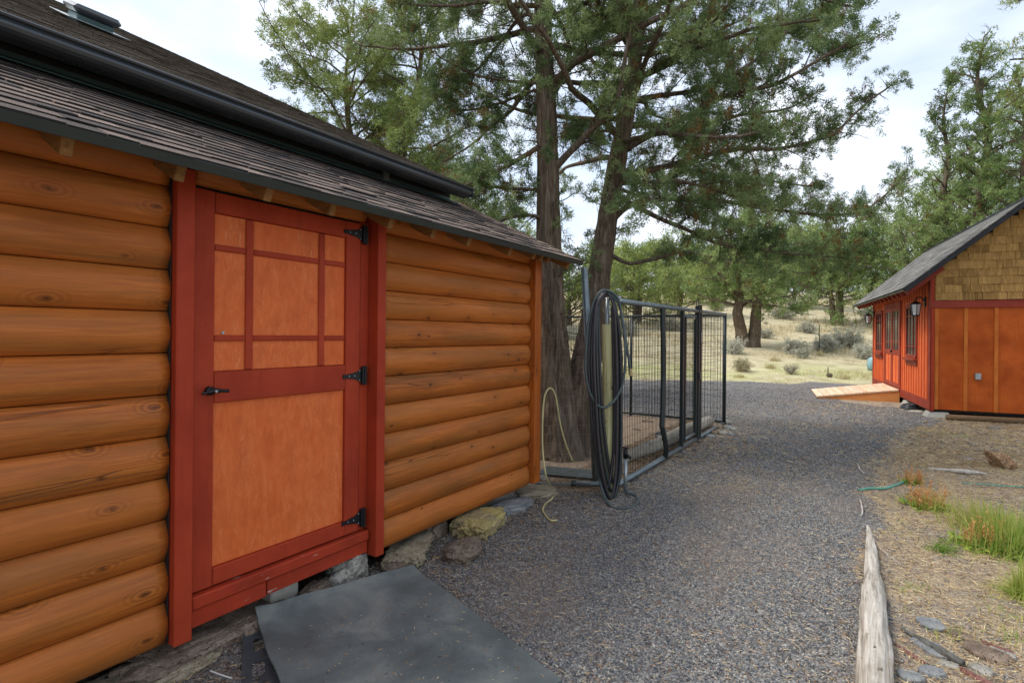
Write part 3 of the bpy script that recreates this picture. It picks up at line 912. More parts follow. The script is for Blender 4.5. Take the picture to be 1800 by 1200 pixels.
shingle_field(mroof, -2.6, 3.99, 10.4, .135, (MX0, MZ0), mu, SHINGLE2, 0, 3.99, wr=(.16, .34), cap=0, thick=.0055, lf=.003, butt=SHINGLE2)
part('soffit', *cbox(-3.34, GXo - .12, -2.6, 3.86, 2.775, 2.785, .001), DARKWALL, cabin)
# roof vent
def onplane(px, py, t=0):
    """point of the main roof plane on a pixel ray"""
    n = np.array([mu[1], 0, -mu[0]]); p0 = np.array([MX0, 0, MZ0]) + n * t
    r = _ray(px, py); c = np.array([0, 0, CAM_H])
    return c + r * (np.dot(p0 - c, n) / np.dot(r, n))
VENTC = onplane(158, 50)
def vent():
    n = np.array([mu[1], 0, -mu[0]]); u3 = np.array([mu[0], 0, mu[1]])
    def B(s0, s1, y0, y1, t0, t1, bev=.01):
        V, F = cbox(s0, s1, y0, y1, t0, t1, b=bev)
        return VENTC + V[:, :1] * u3 + V[:, 1:2] * np.array([0, 1, 0]) + V[:, 2:] * n, [f[::-1] for f in F]
    b = part('roof_vent', *B(-.12, .12, -.13, .13, .0, .085), FLASH, mroof)
    part('hood', *B(-.16, .16, -.17, .17, .086, .155, .03), GUTTER, b)
    part('vent_flashing', *B(-.25, .25, -.22, .22, .034, .038, .001), GALV, b)
vent()

# ================================================================ GARDEN SHED (local frame: x along the gable wall, y along the window wall)
shed = thing('garden_shed', 'small orange board and batten shed with shingled gable and wooden ramp at its door', 'shed', (0.97, 12.36, 0.0), R(8))
ORP = paint('orange_stained_panel', hexc(194, 92, 26), hexc(160, 70, 18), .6)
ORB = paint('orange_board_lit', hexc(226, 112, 62), hexc(206, 94, 48), .55)  # brighter orange on the window wall stands in for light falling on it
BAT = paint('orange_batten', hexc(204, 116, 44), hexc(182, 96, 34), .55)
MAROON = paint('dark_red_trim', hexc(156, 62, 42), hexc(132, 50, 36), .5)
CEDAR = wood_stain('cedar_shingle', hexc(92, 66, 34), hexc(158, 120, 64), hexc(206, 164, 98), 'z', False, .8, .8)
DECK = wood_stain('ramp_plank_wood', hexc(190, 146, 108), hexc(224, 188, 150), hexc(238, 212, 182), 'y', False, .8, .8, hexc(222, 208, 192))
DECKO = wood_stain('ramp_side_wood', hexc(168, 100, 48), hexc(212, 142, 80), hexc(224, 160, 98), 'x', False, .7, .8)
GW, GL = 2.52, 5.85                        # width, length
def sb(n, x0, x1, y0, y1, z0, z1, mat, par=None, bev=.003, label=None): return bar(n, (x0, x1, y0, y1, z0, z1), mat, par or shed, bev, label)
sb('wall_panel', .0, GW, .0, .03, .15, 2.0, ORP)
sb('wall_core', .03, GW, .035, GL, .16, 2.4, DARK)
for i in range(6):
    x = .05 + .42 * i
    sb('batten', x, x + .055, -.018, -.001, .15, 1.985, BAT)
sb('belly_band', .0, GW, -.03, -.001, 1.99, 2.125, MAROON)
sb('corner_board', -.02, .045, -.034, .0, .12, 1.988, RED); sb('corner_board', -.024, .0, -.034, .10, .12, 2.62, MAROON)
sb('corner_board', .001, .045, -.032, -.001, 2.127, 2.66, RED)
PK = .862
def rake_z(x): return 2.70 + PK * x if x < GW / 2 else 2.70 + PK * (GW - x)
V = [(0, 0, 2.12), (GW, 0, 2.12), (GW, 0, 2.70), (GW / 2, 0, rake_z(GW / 2)), (0, 0, 2.70)]
V = np.array([(x, y, z - .03 * (z > 2.2)) for y in (0.002, .03) for x, _, z in V])
part('gable_wall', V, [[0, 1, 2, 3, 4], [9, 8, 7, 6, 5]] + [[i, i + 5, (i + 1) % 5 + 5, (i + 1) % 5] for i in range(5)], DARK, shed)
# gable shingles
def gable():
    r = random.Random(4)
    for c in range(14):
        z0 = 2.128 + c * .138
        x = .048 - r.uniform(0, .1)
        while x < GW:
            w = r.uniform(.09, .24)
            a, b = max(x, .047), min(x + w, GW); x += w
            if b - a < .02: continue
            zt = z0 + .20
            def clip(xx): return rake_z(xx) - .035
            m = (a + b) / 2
            if min(clip(a), clip(b)) < z0 + .02: continue
            za, zb = min(zt, clip(a)), min(zt, clip(b))
            d = r.uniform(0, .004); dz = r.uniform(-.004, .004)
            f = -.044 - d * 2.5
            V = [(a + .0015, f, z0 + dz), (b - .0015, f, z0 + dz), (b - .0015, f + .020, zb), (a + .0015, f + .020, za),
                 (a + .0015, f + .020, z0 + dz), (b - .0015, f + .020, z0 + dz), (b - .0015, f + .0235, zb), (a + .0015, f + .0235, za)]
            F = [(0, 1, 2, 3), (4, 7, 6, 5), (0, 4, 5, 1), (1, 5, 6, 2), (2, 6, 7, 3), (3, 7, 4, 0)]
            part('shingle', V, F, CEDAR, shed)
gable()
# window wall (x = 0)
def wb(n, y0, y1, z0, z1, t, mat, par=None, x1=-.001, bev=.003): return bar(n, (-t, x1, y0, y1, z0, z1), mat, par or shed, bev)
OPEN = [(.90, 1.86), (2.38, 4.20), (4.48, 5.44)]
sb('wall_panel', .0, .025, .11, GL, .28, 2.62, ORB)
wb('skirt_board', -.0, GL, .13, .30, .026, MAROON)
y = .22
while y < GL:
    near = [o for o in OPEN if o[0] - .06 < y < o[1] + .06]
    if not near: wb('batten', y, y + .045, .305, 2.60, .016, BAT if False else ORB)
    else:
        if near[0] is not OPEN[1]: wb('batten', y, y + .045, .305, .965, .016, ORB)
        wb('batten', y, y + .045, 2.19, 2.60, .016, ORB)
    y += .205
wb('corner_board', GL - .07, GL + .02, .12, 2.60, .03, MAROON)
SGLASS = M('shed_window_glass', .12, .25)
SGLASS.color((.03, .035, .035, 1)); SGLASS = SGLASS.m
def window(y0, y1):
    z0, z1 = 1.06, 2.10
    f = bar('window', (-.012, -.002, y0, y1, z0, z1), DARK, shed)
    wb('frame', y0 - .05, y0 + .02, z0, z1, .036, MAROON, f); wb('frame', y1 - .02, y1 + .05, z0, z1, .036, MAROON, f)
    wb('frame', y0 + .021, y1 - .021, z1 - .04, z1 + .05, .036, MAROON, f); wb('frame', y0 + .021, y1 - .021, z0 - .03, z0 + .04, .036, MAROON, f)
    wb('sill', y0 - .09, y1 + .09, z0 - .075, z0 - .032, .085, MAROON, f); wb('apron', y0 - .06, y1 + .06, z0 - .17, z0 - .077, .03, MAROON, f)
    wb('pane', y0 + .02, y1 - .02, z0 + .04, z1 - .04, .016, SGLASS, f, -.0125, .001)
    for q in (.33, .67): wb('muntin', y0 + (y1 - y0) * q - .009, y0 + (y1 - y0) * q + .009, z0 + .04, z1 - .04, .027, MAROON, f, -.0165, .002)
    for q in (.2, .8): wb('muntin', y0 + .022, y1 - .022, z0 + (z1 - z0) * q - .009, z0 + (z1 - z0) * q + .009, .025, MAROON, f, -.0165, .002)
window(.98, 1.80); window(4.55, 5.36)
wb('door_casing', 2.38, 2.46, .30, 2.16, .034, MAROON); wb('door_casing', 4.14, 4.22, .30, 2.16, .034, MAROON); wb('door_casing', 2.38, 4.22, 2.162, 2.26, .036, MAROON)
for y0 in (2.465, 3.303):
    y1 = y0 + .832
    d = bar('door', (-.014, -.002, y0, y1, .31, 2.155), ORB, shed)
    for (a, b, c_, e_) in ((y0, y0 + .08, .31, 2.155), (y1 - .08, y1, .31, 2.155), (y0 + .081, y1 - .081, 2.06, 2.155), (y0 + .081, y1 - .081, 1.05, 1.16), (y0 + .081, y1 - .081, .31, .40)):
        wb('frame', a, b, c_, e_, .030, MAROON, d, -.0145)
    wb('batten', (y0 + y1) / 2 - .02, (y0 + y1) / 2 + .02, .402, 1.048, .026, ORB, d, -.0145)
    wb('pane', y0 + .081, y1 - .081, 1.162, 2.058, .018, SGLASS, d, -.0145, .001)
    for q in (.33, .67): wb('muntin', y0 + .832 * q - .009, y0 + .832 * q + .009, 1.162, 2.058, .027, MAROON, d, -.0185, .002)
    for zz in (1.34, 1.88): wb('muntin', y0 + .083, y1 - .083, zz - .009, zz + .009, .025, MAROON, d, -.0185, .002)
V, F = rock((-.05, 3.23, 1.12), (.03, .03, .03), 1, 2, 0, fine=0)
part('door_knob', V, F.tolist(), BLACKMETAL, shed, True)
# roof with rafter tails
EO = -.46
rl2 = math.sqrt(1 + PK * PK)
def sroof(name, s0, s1, y0, y1, t0, t1, mat, side=0, par=None, bev=.003):
    V, F = cbox(s0, s1, y0, y1, t0, t1, b=bev)
    x = EO + V[:, 0] / rl2 - V[:, 2] * PK / rl2; z = 2.70 + PK * EO + V[:, 0] * PK / rl2 + V[:, 2] / rl2
    if side: x = GW - x; F = [f[::-1] for f in F]
    return part(name, np.stack([x, V[:, 1], z], 1), F, mat, par or shed)
SLN = (GW / 2 - EO) * rl2
for side in (0, 1):
    rf = sroof('roof', 0, SLN - .01, -.30, GL + .3, .0, .028, DARK, side)
    sroof('fascia', .0, SLN - .005, -.33, -.3005, -.045, .034, BLACKMETAL, side, rf)
    sroof('drip_edge', -.015, -.001, -.32, GL + .3, -.01, .03, BLACKMETAL, side, rf)
    mb = MB(); r = random.Random(5 + side)
    n = int(SLN / .15); cnt = 0
    for c in range(n):
        yy = -.34 - r.uniform(0, .2)
        while yy < GL + .3:
            w = r.uniform(.2, .34); a, b = max(yy, -.34), min(yy + w, GL + .31); yy += w
            if b - a < .03: continue
            s = c * .15 + r.uniform(-.004, .004); L = min(.22, SLN - s - .002)
            V, F = cbox(0, L, a + .002, b - .002, 0, .009, b=.001)
            t = .030 + r.uniform(0, .003) + .0115 - V[:, 0] / .22 * .0105 + V[:, 2]; q = V[:, 0] + s
            x = EO + q / rl2 - t * PK / rl2; z = 2.70 + PK * EO + q * PK / rl2 + t / rl2
            if side: x = GW - x; F = [f[::-1] for f in F]
            W = np.stack([x, V[:, 1], z], 1)
            if side == 0 and cnt < 295: part('shingle', W, F, SHINGLE3, rf); cnt += 1
            else: mb.add(W, F)
    if mb.n: part('shingle_rest', mb.V(), mb.f, SHINGLE3, rf, kind='stuff')
sb('ridge_cap', GW / 2 - .09, GW / 2 + .09, -.33, GL + .3, 2.70 + PK * GW / 2 - .03, 2.70 + PK * GW / 2 + .035, BLACKMETAL)
for i in range(16):
    y = -.1 + i * .42
    if y > GL + .2: break
    sroof('rafter_tail', .02, .72, y - .028, y + .028, -.125, -.002, MAROON, 0)
# meter box, piers, lanterns
sb('outlet_box', .625, .705, -.055, -.031 + .03, .72, .83, GALV); 
def pier(x, y, w=.2):
    V, F = cbox(-w, w, -w, w, -.05, .10, b=.006)
    V = np.array(V); k = np.where(V[:, 2] > .02, .72, 1.0); V[:, 0] = V[:, 0] * k + x; V[:, 1] = V[:, 1] * k + y
    part('pier_block', V, F, CONCRETE, shed)
for (x, y) in ((.12, .12), (.12, 1.9), (.12, 3.8), (2.3, .2), (2.3, 3.0), (.12, 5.6)): pier(x, y)
bar('floor_joist', (.03, GW, .04, GL, .102, .158), DARK, shed)
LGLASS = M('frosted_lantern_glass', .25, .5); LGLASS.color((.72, .74, .72, 1)); LGLASS = LGLASS.m
def lantern(y, z):
    l = bar('lantern', (-.03, -.001, y - .05, y + .05, z - .04, z + .14), BLACKMETAL, shed)
    V, F = tubef(spline([(-.03, y, z + .06), (-.08, y, z + .13), (-.15, y, z + .11), (-.16, y, z + .05)], 4), .011, 6); part('bracket', V, F, BLACKMETAL, l)
    def frus(zz0, r0, zz1, r1, mat, nm, n=6):
        th = np.arange(n) / n * 6.2832 + .52
        V = np.vstack([np.stack([-.16 + r * np.cos(th), y + r * np.sin(th), np.full(n, q)], 1) for q, r in ((zz0, r0), (zz1, r1))])
        part(nm, V, [[i, (i + 1) % n, (i + 1) % n + n, i + n] for i in range(n)] + [list(range(n))[::-1], list(range(n, 2 * n))], mat, l)
    frus(z - .20, .055, z + .0, .082, LGLASS, 'lamp_glass'); frus(z + .001, .105, z + .055, .03, BLACKMETAL, 'lamp_cap'); frus(z - .225, .065, z - .201, .062, BLACKMETAL, 'lamp_base')
    for k in range(6):
        t = k / 6 * 6.2832 + .52
        V, F = tubef([(-.16 + .060 * math.cos(t), y + .060 * math.sin(t), z - .205), (-.16 + .088 * math.cos(t), y + .088 * math.sin(t), z + .005)], .006, 4); part('cage_bar', V, F, BLACKMETAL, l)
lantern(.36, 2.08); lantern(5.72, 2.04)

# ramp
ramp = thing('wooden_ramp', 'low plank ramp sloping from the gravel up to the shed door', 'ramp', (0.97, 12.36, 0.0), R(8))
def rbox(x0, x1, y0, y1, t0, t1):
    V, F = cbox(x0, x1, y0, y1, t0, t1, b=.004)
    V = np.array(V); V[:, 2] += .055 + (V[:, 0] + 1.64) / 1.6 * .235
    return V, F
n = 11
for i in range(n):
    x = -1.64 + i * 1.6 / n
    V, F = rbox(x + .006, x + 1.6 / n - .007, 2.36, 4.16, -.036 + rng.uniform(-.002, .002), rng.uniform(-.001, .002))
    part('plank', V, F, DECK, ramp)
for y in (2.375, 4.10):
    V = np.array([(-1.60, y, -.02), (-.03, y, -.02), (-.03, y, .245), (-1.60, y, .022), (-1.60, y + .04, -.02), (-.03, y + .04, -.02), (-.03, y + .04, .245), (-1.60, y + .04, .022)])
    part('side_board', V, [(0, 1, 2, 3), (7, 6, 5, 4), (0, 4, 5, 1), (1, 5, 6, 2), (2, 6, 7, 3), (3, 7, 4, 0)], DECKO, ramp)
# fallen pipe/log by the shed, coiled things under the shed edge
p0, p1 = on(1664, 738), on(1800, 745)
d = (p1 - p0) / np.linalg.norm(p1 - p0)
P = np.array([p0 + d * t + np.array([0, 0, .05]) for t in np.linspace(0, 2.2, 9)])
V, F = tubef(P, .052, 14)
top('wooden_pole', V, F, wood_stain('old_pole_wood', hexc(64, 48, 32), hexc(104, 80, 56), hexc(128, 102, 74), 'x', True, .8), 'long round brown pole lying on the ground along the shed gable wall', 'pole', smooth=True)
for k, (px, py, lab) in enumerate(((1600, 718, 'dark rubber coil tucked under the shed beside the ramp'), (1612, 724, 'flat dark stone lying at the shed corner in front of the coil'))):
    c = on(px, py, .0)
    if k == 0:
        m = MB()
        for q in range(3):
            th = np.linspace(0, 6.2832, 22)
            m.add(*tube(np.stack([c[0] + (.16 - .02 * q) * np.cos(th), c[1] + (.16 - .02 * q) * np.sin(th), np.full(22, .02 + .028 * q)], 1), .016, 8))
        top('hose_coil', m.V(), m.f, GUTTER, lab, 'hose', smooth=True)
    else:
        V, F = rock(c, (.14, .08, .035), 8, 3); top('stone', V, F, CONCRETE, lab, 'stone', smooth=True)

# ================================================================ KENNEL
kennel = thing('dog_kennel', 'dark metal dog kennel of wire panels enclosing the juniper trunks', 'kennel', (-1.95, 7.0, 0.0))
KX, KY0, KY1, KX1, KH = -1.95, 4.80, 9.25, -5.2, 1.80
def ktube(n, a, b, r, mat, k=10, par=None): 
    V, F = tubef([a, b], r, k); return part(n, V, F, mat, par or kennel, True)
def kflat(n, y, z0, z1, w=.05, t=.022, x=KX, mat=KENNELPAINT, par=None): return bar(n, (x - t, x + t, y - w / 2, y + w / 2, z0, z1), mat, par or kennel, .004)
ktube('top_rail', (KX, KY0, 1.775), (KX, KY1, 1.80), .026, RAILGREY, 12)
ktube('bottom_rail', (KX, KY0 - .05, .045), (KX, 7.62, .03), .026, RAILGREY, 12)
ktube('bottom_rail', (KX, 7.70, .03), (KX, KY1, .02), .02, RAILGREY, 10)
# bent post
V, F = tubef([(KX + .01, 6.02, 1.77), (KX + .015, 6.05, 1.0), (KX + .02, 6.0, .42), (KX + .04, 6.10, .16), (KX + .02, 6.13, .05)], .03, 6); part('post', V, F, KENNELPAINT, kennel, label='bent dark kennel post')
kflat('post', 6.83, .03, 1.77, .06); kflat('post', 6.93, .10, 1.70, .03)
g = bar('gate', (KX - .02, KX + .02, 7.44, 7.475, .08, 1.68), KENNELPAINT, kennel, .004)
ktube('gate_rail', (KX, 6.95, 1.70), (KX, 7.44, 1.71), .018, RAILGREY, 8, g); ktube('gate_rail', (KX, 6.95, .12), (KX, 7.44, .12), .018, RAILGREY, 8, g)
kflat('post', 7.56, .02, 1.86, .055, .03); kflat('post', 7.68, .02, 1.88, .045, .026)
V, F = tubef(spline([(KX, 7.50, 1.84), (KX, 7.52, 1.95), (KX, 7.58, 1.96), (KX, 7.62, 1.88)], 5), .006, 6); part('latch_loop', V, F, BLACKMETAL, kennel)
bar('latch_tag', (KX + .027, KX + .034, 7.65, 7.71, 1.36, 1.50), GALV, kennel, .002)
bar('latch_body', (KX + .0, KX + .045, 7.53, 7.60, .86, .95), KENNELPAINT, kennel, .006)
ktube('corner_post', (KX, KY1, .0), (KX, KY1, 1.82), .028, KENNELPAINT)
ktube('top_rail', (KX - .02, KY1, 1.79), (KX1, KY1, 1.79), .022, KENNELPAINT); ktube('bottom_rail', (KX - .02, KY1, .04), (KX1, KY1, .04), .022, KENNELPAINT)
for x in (-3.55, -5.2): ktube('post', (x, KY1, .0), (x, KY1, 1.79), .022, KENNELPAINT)
ktube('top_rail', (KX1, 9.2, 1.79), (KX1, 4.9, 1.79), .022, KENNELPAINT)
def mesh_panel(p0, p1, z0, z1, dv, dh, r, mat, name='wire_mesh', par=None, jit=.0):
    """upright wires and cross wires between two ground points"""
    p0, p1 = np.array(p0, float), np.array(p1, float)
    L = np.linalg.norm(p1 - p0); d = (p1 - p0) / L
    m = MB()
    for i in range(int(L / dv) + 1):
        q = p0 + d * i * dv
        m.add(*tube([(q[0], q[1], z0), (q[0] + rng.normal(0, jit), q[1], z1)], r, 3))
    for i in range(int((z1 - z0) / dh) + 1):
        z = z0 + i * dh
        t = np.linspace(0, L, 8)
        m.add(*tube([(p0[0] + d[0] * a, p0[1] + d[1] * a, z + rng.normal(0, jit)) for a in t], r * (.62 if r > .003 else 1), 3))
    return part(name, m.V(), m.f, mat, par or kennel, kind='stuff')
mesh_panel((KX - .012, KY0), (KX - .012, 6.82), .06, 1.76, .046, .098, .0031, WIRE)
mesh_panel((KX - .012, 6.94), (KX - .012, 7.44), .13, 1.69, .046, .098, .0031, WIRE)
mesh_panel((KX - .012, 7.72), (KX - .012, KY1), .05, 1.78, .16, .10, .0028, THINWIRE)
mesh_panel((KX - .06, KY1 - .01), (KX1, KY1 - .01), .06, 1.77, .05, .10, .0036, WIRE)
mesh_panel((KX1, KY1 - .05), (KX1, 5.0), .06, 1.77, .08, .10, .0036, WIRE)
ktube('bottom_rail', (KX1, 9.2, .04), (KX1, 4.9, .04), .022, KENNELPAINT)
ktube('post', (KX1, 7.0, 0), (KX1, 7.0, 1.79), .022, KENNELPAINT)
# side towards the log building
ktube('bottom_rail', (KX + .0, KY0 - .06, .05), (-2.29, 4.57, .045), .026, RAILGREY)
ktube('rail_end', (-2.295, 4.567, .045), (-2.33, 4.545, .045), .030, KENNELPAINT)
ktube('corner_post', tuple(on(1047, 850)), tuple(at(1027, 470, 4.9)), .031, RAILGREY, 12)
KM = flat('weathered_rubber_sheet', (.10, .115, .11, 1), .6, 0, .5, .4, 8)
V = [(-2.62, 4.36, .03), (-2.31, 4.53, .045), (-2.06, 4.75, .05), (-2.30, 5.1, .03), (-2.75, 4.75, .02), (-2.45, 4.44, .042)]
top('rubber_strip', *cbox(-.02, .02, -.17, .17, 0, .012), KM, 'grey flat strip lying from the corner board to the kennel rail end', 'strip').matrix_world = Matrix.Translation((-2.47, 4.44, .035)) @ Matrix.Rotation(R(-61), 4, 'Z')
o = top('rubber_sheet', *cbox(-.36, .36, -.16, .16, 0, .012), KM, 'flat grey rubber sheet lying at the foot of the juniper inside the kennel', 'sheet'); o.matrix_world = Matrix.Translation((-2.50, 4.98, .02)) @ Matrix.Rotation(R(16), 4, 'Z')
# field wire from the building corner past the tree to the wooden post
wf = thing('wire_fence', 'thin galvanised field wire between log wall corner and wooden hose post', 'fence', (-2.2, 4.5, 0))
mesh_panel((-2.47, 4.20), (-1.95, 4.60), .10, 1.44, .085, .088, .0014, THINWIRE, 'wire_mesh', wf, .006)

# wooden post, steel pipe in it, standpipe, hoses
PWOOD = wood_stain('treated_post_wood', hexc(132, 126, 86), hexc(184, 178, 130), hexc(206, 200, 156), 'z', True, .85)
pc = on(1067, 872)
zz = np.linspace(-.05, 1.55, 24)
P = np.stack([pc[0] + .004 * np.sin(zz * 3), pc[1] + 0 * zz, zz], 1)
V, F = tubef(P, .053 + .003 * np.sin(zz * 5), 18)
top('wooden_post', V, F, PWOOD, 'round pale green treated post carrying the coiled hose', 'post', smooth=True)
V, F = tubef([(pc[0] - .01, pc[1], 1.35), (pc[0] - .014, pc[1], 1.79)], .022, 12)
V2, F2 = tubef([(pc[0] - .034, pc[1] - .01, 1.775), (pc[0] + .10, pc[1] + .05, 1.79)], .018, 10)
m = MB().add(V, F).add(V2, F2)
top('steel_pipe', m.V(), m.f, GALV, 'short steel pipe standing out of the wooden post top', 'pipe', smooth=True)
HOSE = flat('black_rubber_hose', (.030, .037, .039, 1), .33, 0, .55, .35, 20)
HOSE2 = flat('grey_green_hose', (.060, .085, .085, 1), .40, 0, .5, .3, 20)
HOSE3 = flat('purple_black_hose', (.034, .030, .036, 1), .36, 0, .5, .3, 20)
dP = float(depth(pc[0], pc[1]))
def hp(px, py, dz): return at(px, py, dP + dz)
def hose_loops(name, spec, mat, label, r):
    """one continuous hose hung in loops over the post: each row is (left x, right x, bottom y, distance offset)"""
    pts = []
    for (lx, rx, by, dz) in spec:
        tp = 516 + rng.uniform(-5, 5)
        pts += [hp(1063 + rng.uniform(-4, 4), tp, dz), hp((lx + 1063) / 2 - 6, tp + 28, dz - .03), hp(lx, tp + 110, dz - .05), hp(lx + 3, 700, dz - .05), hp(lx + 10, by - 75, dz - .04), hp((lx + rx) / 2 + 2, by - 12, dz - .03), hp((lx + rx) / 2 + 12, by - 6, dz - .01), hp(rx - 2, by - 60, dz + .02), hp(rx, 700, dz + .03), hp(rx - 2, 600, dz + .03), hp((rx + 1063) / 2 + 4, tp + 22, dz + .02)]
    V, F = tubef(spline(pts, 5), r, 9)
    return top(name, V, F, mat, label, 'hose', 'hoses hung on the wooden post', True)
hose_loops('garden_hose', [(1040, 1092, 884, -.10), (1049, 1088, 866, -.07), (1054, 1090, 850, -.03)], HOSE, 'thick black hose hanging in long loops from the wooden post', .0155)
hose_loops('garden_hose', [(1044, 1085, 876, -.13), (1035, 1080, 858, -.09)], HOSE3, 'purplish black hose hanging on the left side of the hose bundle', .014)
pts = [hp(1066, 512, -.1), hp(1085, 530, -.1), hp(1094, 560, -.1), hp(1099, 610, -.12), hp(1097, 660, -.12), hp(1086, 695, -.13), hp(1063, 716, -.16), hp(1043, 703, -.17), hp(1030, 660, -.16), hp(1031, 600, -.15), hp(1036, 560, -.14), hp(1048, 522, -.13), hp(1064, 510, -.12), hp(1086, 524, -.11), hp(1094, 565, -.1), hp(1102, 610, -.1), hp(1108, 650, -.1)]
V, F = tubef(spline(pts, 6), .012, 9)
gh = thing('garden_hose', 'thinner grey green hose in one wide loop with brass end at the bundle front', 'hose', tuple(hp(1063, 716, -.16)), 0, 'hoses hung on the wooden post')
part('tubing', V, F, HOSE2, gh, True)
V, F = tubef([hp(1108, 648, -.1), hp(1109, 660, -.1)], .016, 10); part('fitting', V, F, flat('brass', (.45, .36, .18, 1), .4, .8), gh)
pts = [hp(1046, 640, -.12), hp(1046, 760, -.12), hp(1056, 850, -.14)] + [on(1072, 888, .015), on(1092, 893, .014), on(1114, 889, .014), on(1122, 878, .014), on(1114, 869, .02), on(1101, 864, .05)]
V, F = tubef(spline(pts, 8), .0125, 9)
top('garden_hose', V, F, HOSE2, 'grey green hose running down the bundle and curling over the gravel to the standpipe', 'hose', 'hoses hung on the wooden post', True)
sp = on(1099, 868)
st = thing('standpipe', 'short galvanised water standpipe with valve beside the hose bundle', 'standpipe', tuple(sp))
for n_, a, b, r_, mt in (('pipe', (0, 0, -.05), (0, 0, .33), .017, GALV), ('valve', (0, 0, .33), (0, 0, .40), .024, BLACKMETAL), ('spout', (0, 0, .365), (.06, -.03, .345), .014, BLACKMETAL), ('handle', (-.045, 0, .425), (.02, .01, .42), .008, BLACKMETAL), ('stem', (0, 0, .40), (0, 0, .43), .008, BLACKMETAL)):
    V, F = tubef([sp + np.array(a), sp + np.array(b)], r_, 10); part(n_, V, F, mt, st, True)
CORD = flat('pale_yellow_tubing', hexc(206, 196, 140), .5)
pts = [on(979, 914, .008), on(968, 914, .008), on(959, 905, .008), on(954, 895, .01), on(960, 884, .01), on(971, 874, .015), on(969, 856, .02)] + [at(960, 836, 4.75), at(954, 790, 4.78), at(954, 732, 4.8), at(958, 694, 4.83), at(968, 682, 4.85), at(977, 697, 4.87), at(985, 745, 4.9), at(995, 781, 4.95), at(1007, 811, 5.0)]
V, F = tubef(spline(pts, 7), .0075, 8)
top('yellow_tubing', V, F, CORD, 'stiff pale yellow tubing arching up in front of the juniper trunk', 'tubing', smooth=True)
# straw-coloured slanting beam inside the kennel (half buried log) and small dark dig box
V, F = tubef([(-2.35, 5.7, .03), (-2.2, 6.6, .07), (-2.15, 7.6, .10), (-2.1, 8.9, .09)], [.07, .085, .09, .08], 10)
OLDW = wood_stain('grey_old_wood', hexc(96, 88, 76), hexc(158, 150, 134), hexc(190, 182, 166), 'y', True, .9)
top('edging_log', V, F, OLDW, 'pale weathered log lying along the inside of the kennel panel', 'log', smooth=True)
V, F = rock((-2.28, 7.2, .10), (.12, .16, .06), 12, 3, .3); top('stone', V, F, GUTTER, 'dark stone on the pale log behind the kennel gate', 'stone', smooth=True)

# ================================================================ ROCKS, MATS AND WOOD ON THE GROUND
def rockmat(name, a, b, c, pits=.5, lich=None, sc=9):
    w = M(name, .92, .2)
    v = w.map((1, 1, 1))
    n = w.noise(v, sc, 8, .7)
    k = w.ramp(n, [(.3, a), (.5, b), (.7, c)])
    if lich: k = w.mix(k, lich, w.ramp(w.noise(v, sc * .6, 6, .7), [(.46, 0.0), (.6, .8)]))
    p = w.vor(v, 75, 'F1', 'Distance'); pn = w.noise(v, 40, 3, .7)
    pit = w.math('MULTIPLY', w.ramp(p, [(.18, 1.0), (.34, 0.0)]), w.ramp(pn, [(.45, 0.0), (.55, 1.0)]))
    k = w.mix(k, (.02, .018, .015, 1), w.math('MULTIPLY', pit, pits))
    fine = w.noise(v, 120, 4, .8)
    k = w.mix(k, tuple(list(np.array(a[:3]) * .5) + [1]), w.ramp(fine, [(.5, 0.0), (.7, .6)]))
    w.color(k)
    x = w.bump(pit, -.006, .8); w.bump(w.math('ADD', n, w.math('MULTIPLY', fine, .3)), .012, .7, x)
    return w.m
LAVA = rockmat('lava_rock_brown', hexc(78, 66, 58), hexc(120, 104, 90), hexc(150, 134, 116), .9)
TANR = rockmat('lava_rock_tan', hexc(104, 94, 78), hexc(146, 134, 112), hexc(174, 162, 136), .8)
YELR = rockmat('lichen_rock', hexc(118, 104, 76), hexc(160, 144, 108), hexc(184, 168, 128), .8, hexc(176, 160, 96))
GREYR = rockmat('grey_speckled_rock', hexc(110, 106, 98), hexc(150, 146, 136), hexc(178, 172, 160), .7)
SLATE = rockmat('blue_grey_stone', hexc(96, 98, 100), hexc(128, 130, 130), hexc(154, 154, 150), .2, sc=14)
REDR = rockmat('dull_red_stone', hexc(92, 62, 58), hexc(122, 84, 78), hexc(140, 104, 96), .2, sc=14)
def R_(px, py, s, seed, mat, label, z=.0, rz=0, flat_=0.0, level=4, rough=.45, fine=.28, boxy=.22, dy=0, grp='rocks along the foot of the log wall'):
    c = on(px, py, 0) + np.array([0, dy, z])
    V, F = rock(c, s, seed, level, rough, rz, flat_, fine, boxy)
    return top('rock', V, F, mat, label, 'rock', grp, True, base=c)
R_(372, 1120, (.16, .34, .10), 1, LAVA, 'broad grey brown lava rock under the left door post', .01, .12, .4, 5)
R_(255, 1190, (.13, .20, .05), 2, TANR, 'tan rock at the bottom left below the log wall', .0, -.1, .5)
R_(613, 1018, (.10, .125, .115), 3, GREYR, 'rounded pale grey boulder between door sill and rubber mat', .03, .3)
R_(722, 972, (.13, .28, .085), 4, TANR, 'long low tan rock with blue grey streak right of the door post', .02, .55, .5, 5)
R_(838, 930, (.15, .25, .12), 5, YELR, 'large yellow lichened rock under the log wall', .035, .2, .5, 5)
R_(812, 978, (.10, .13, .085), 6, LAVA, 'small dark brown rock in front of the yellow rock', .015)
R_(897, 896, (.10, .22, .07), 7, SLATE, 'flat grey slab rock near the wall corner', .02, -.25, .4)
R_(944, 870, (.13, .18, .06), 8, TANR, 'flat tan rock below the corner board', .02, -.4, .4)
R_(500, 1075, (.05, .10, .03), 9, TANR, 'small tan rock behind the rubber mat edge', .01, .3)
R_(833, 893, (.05, .06, .07), 10, YELR, 'small upright yellow wedge rock touching the wall', .03)
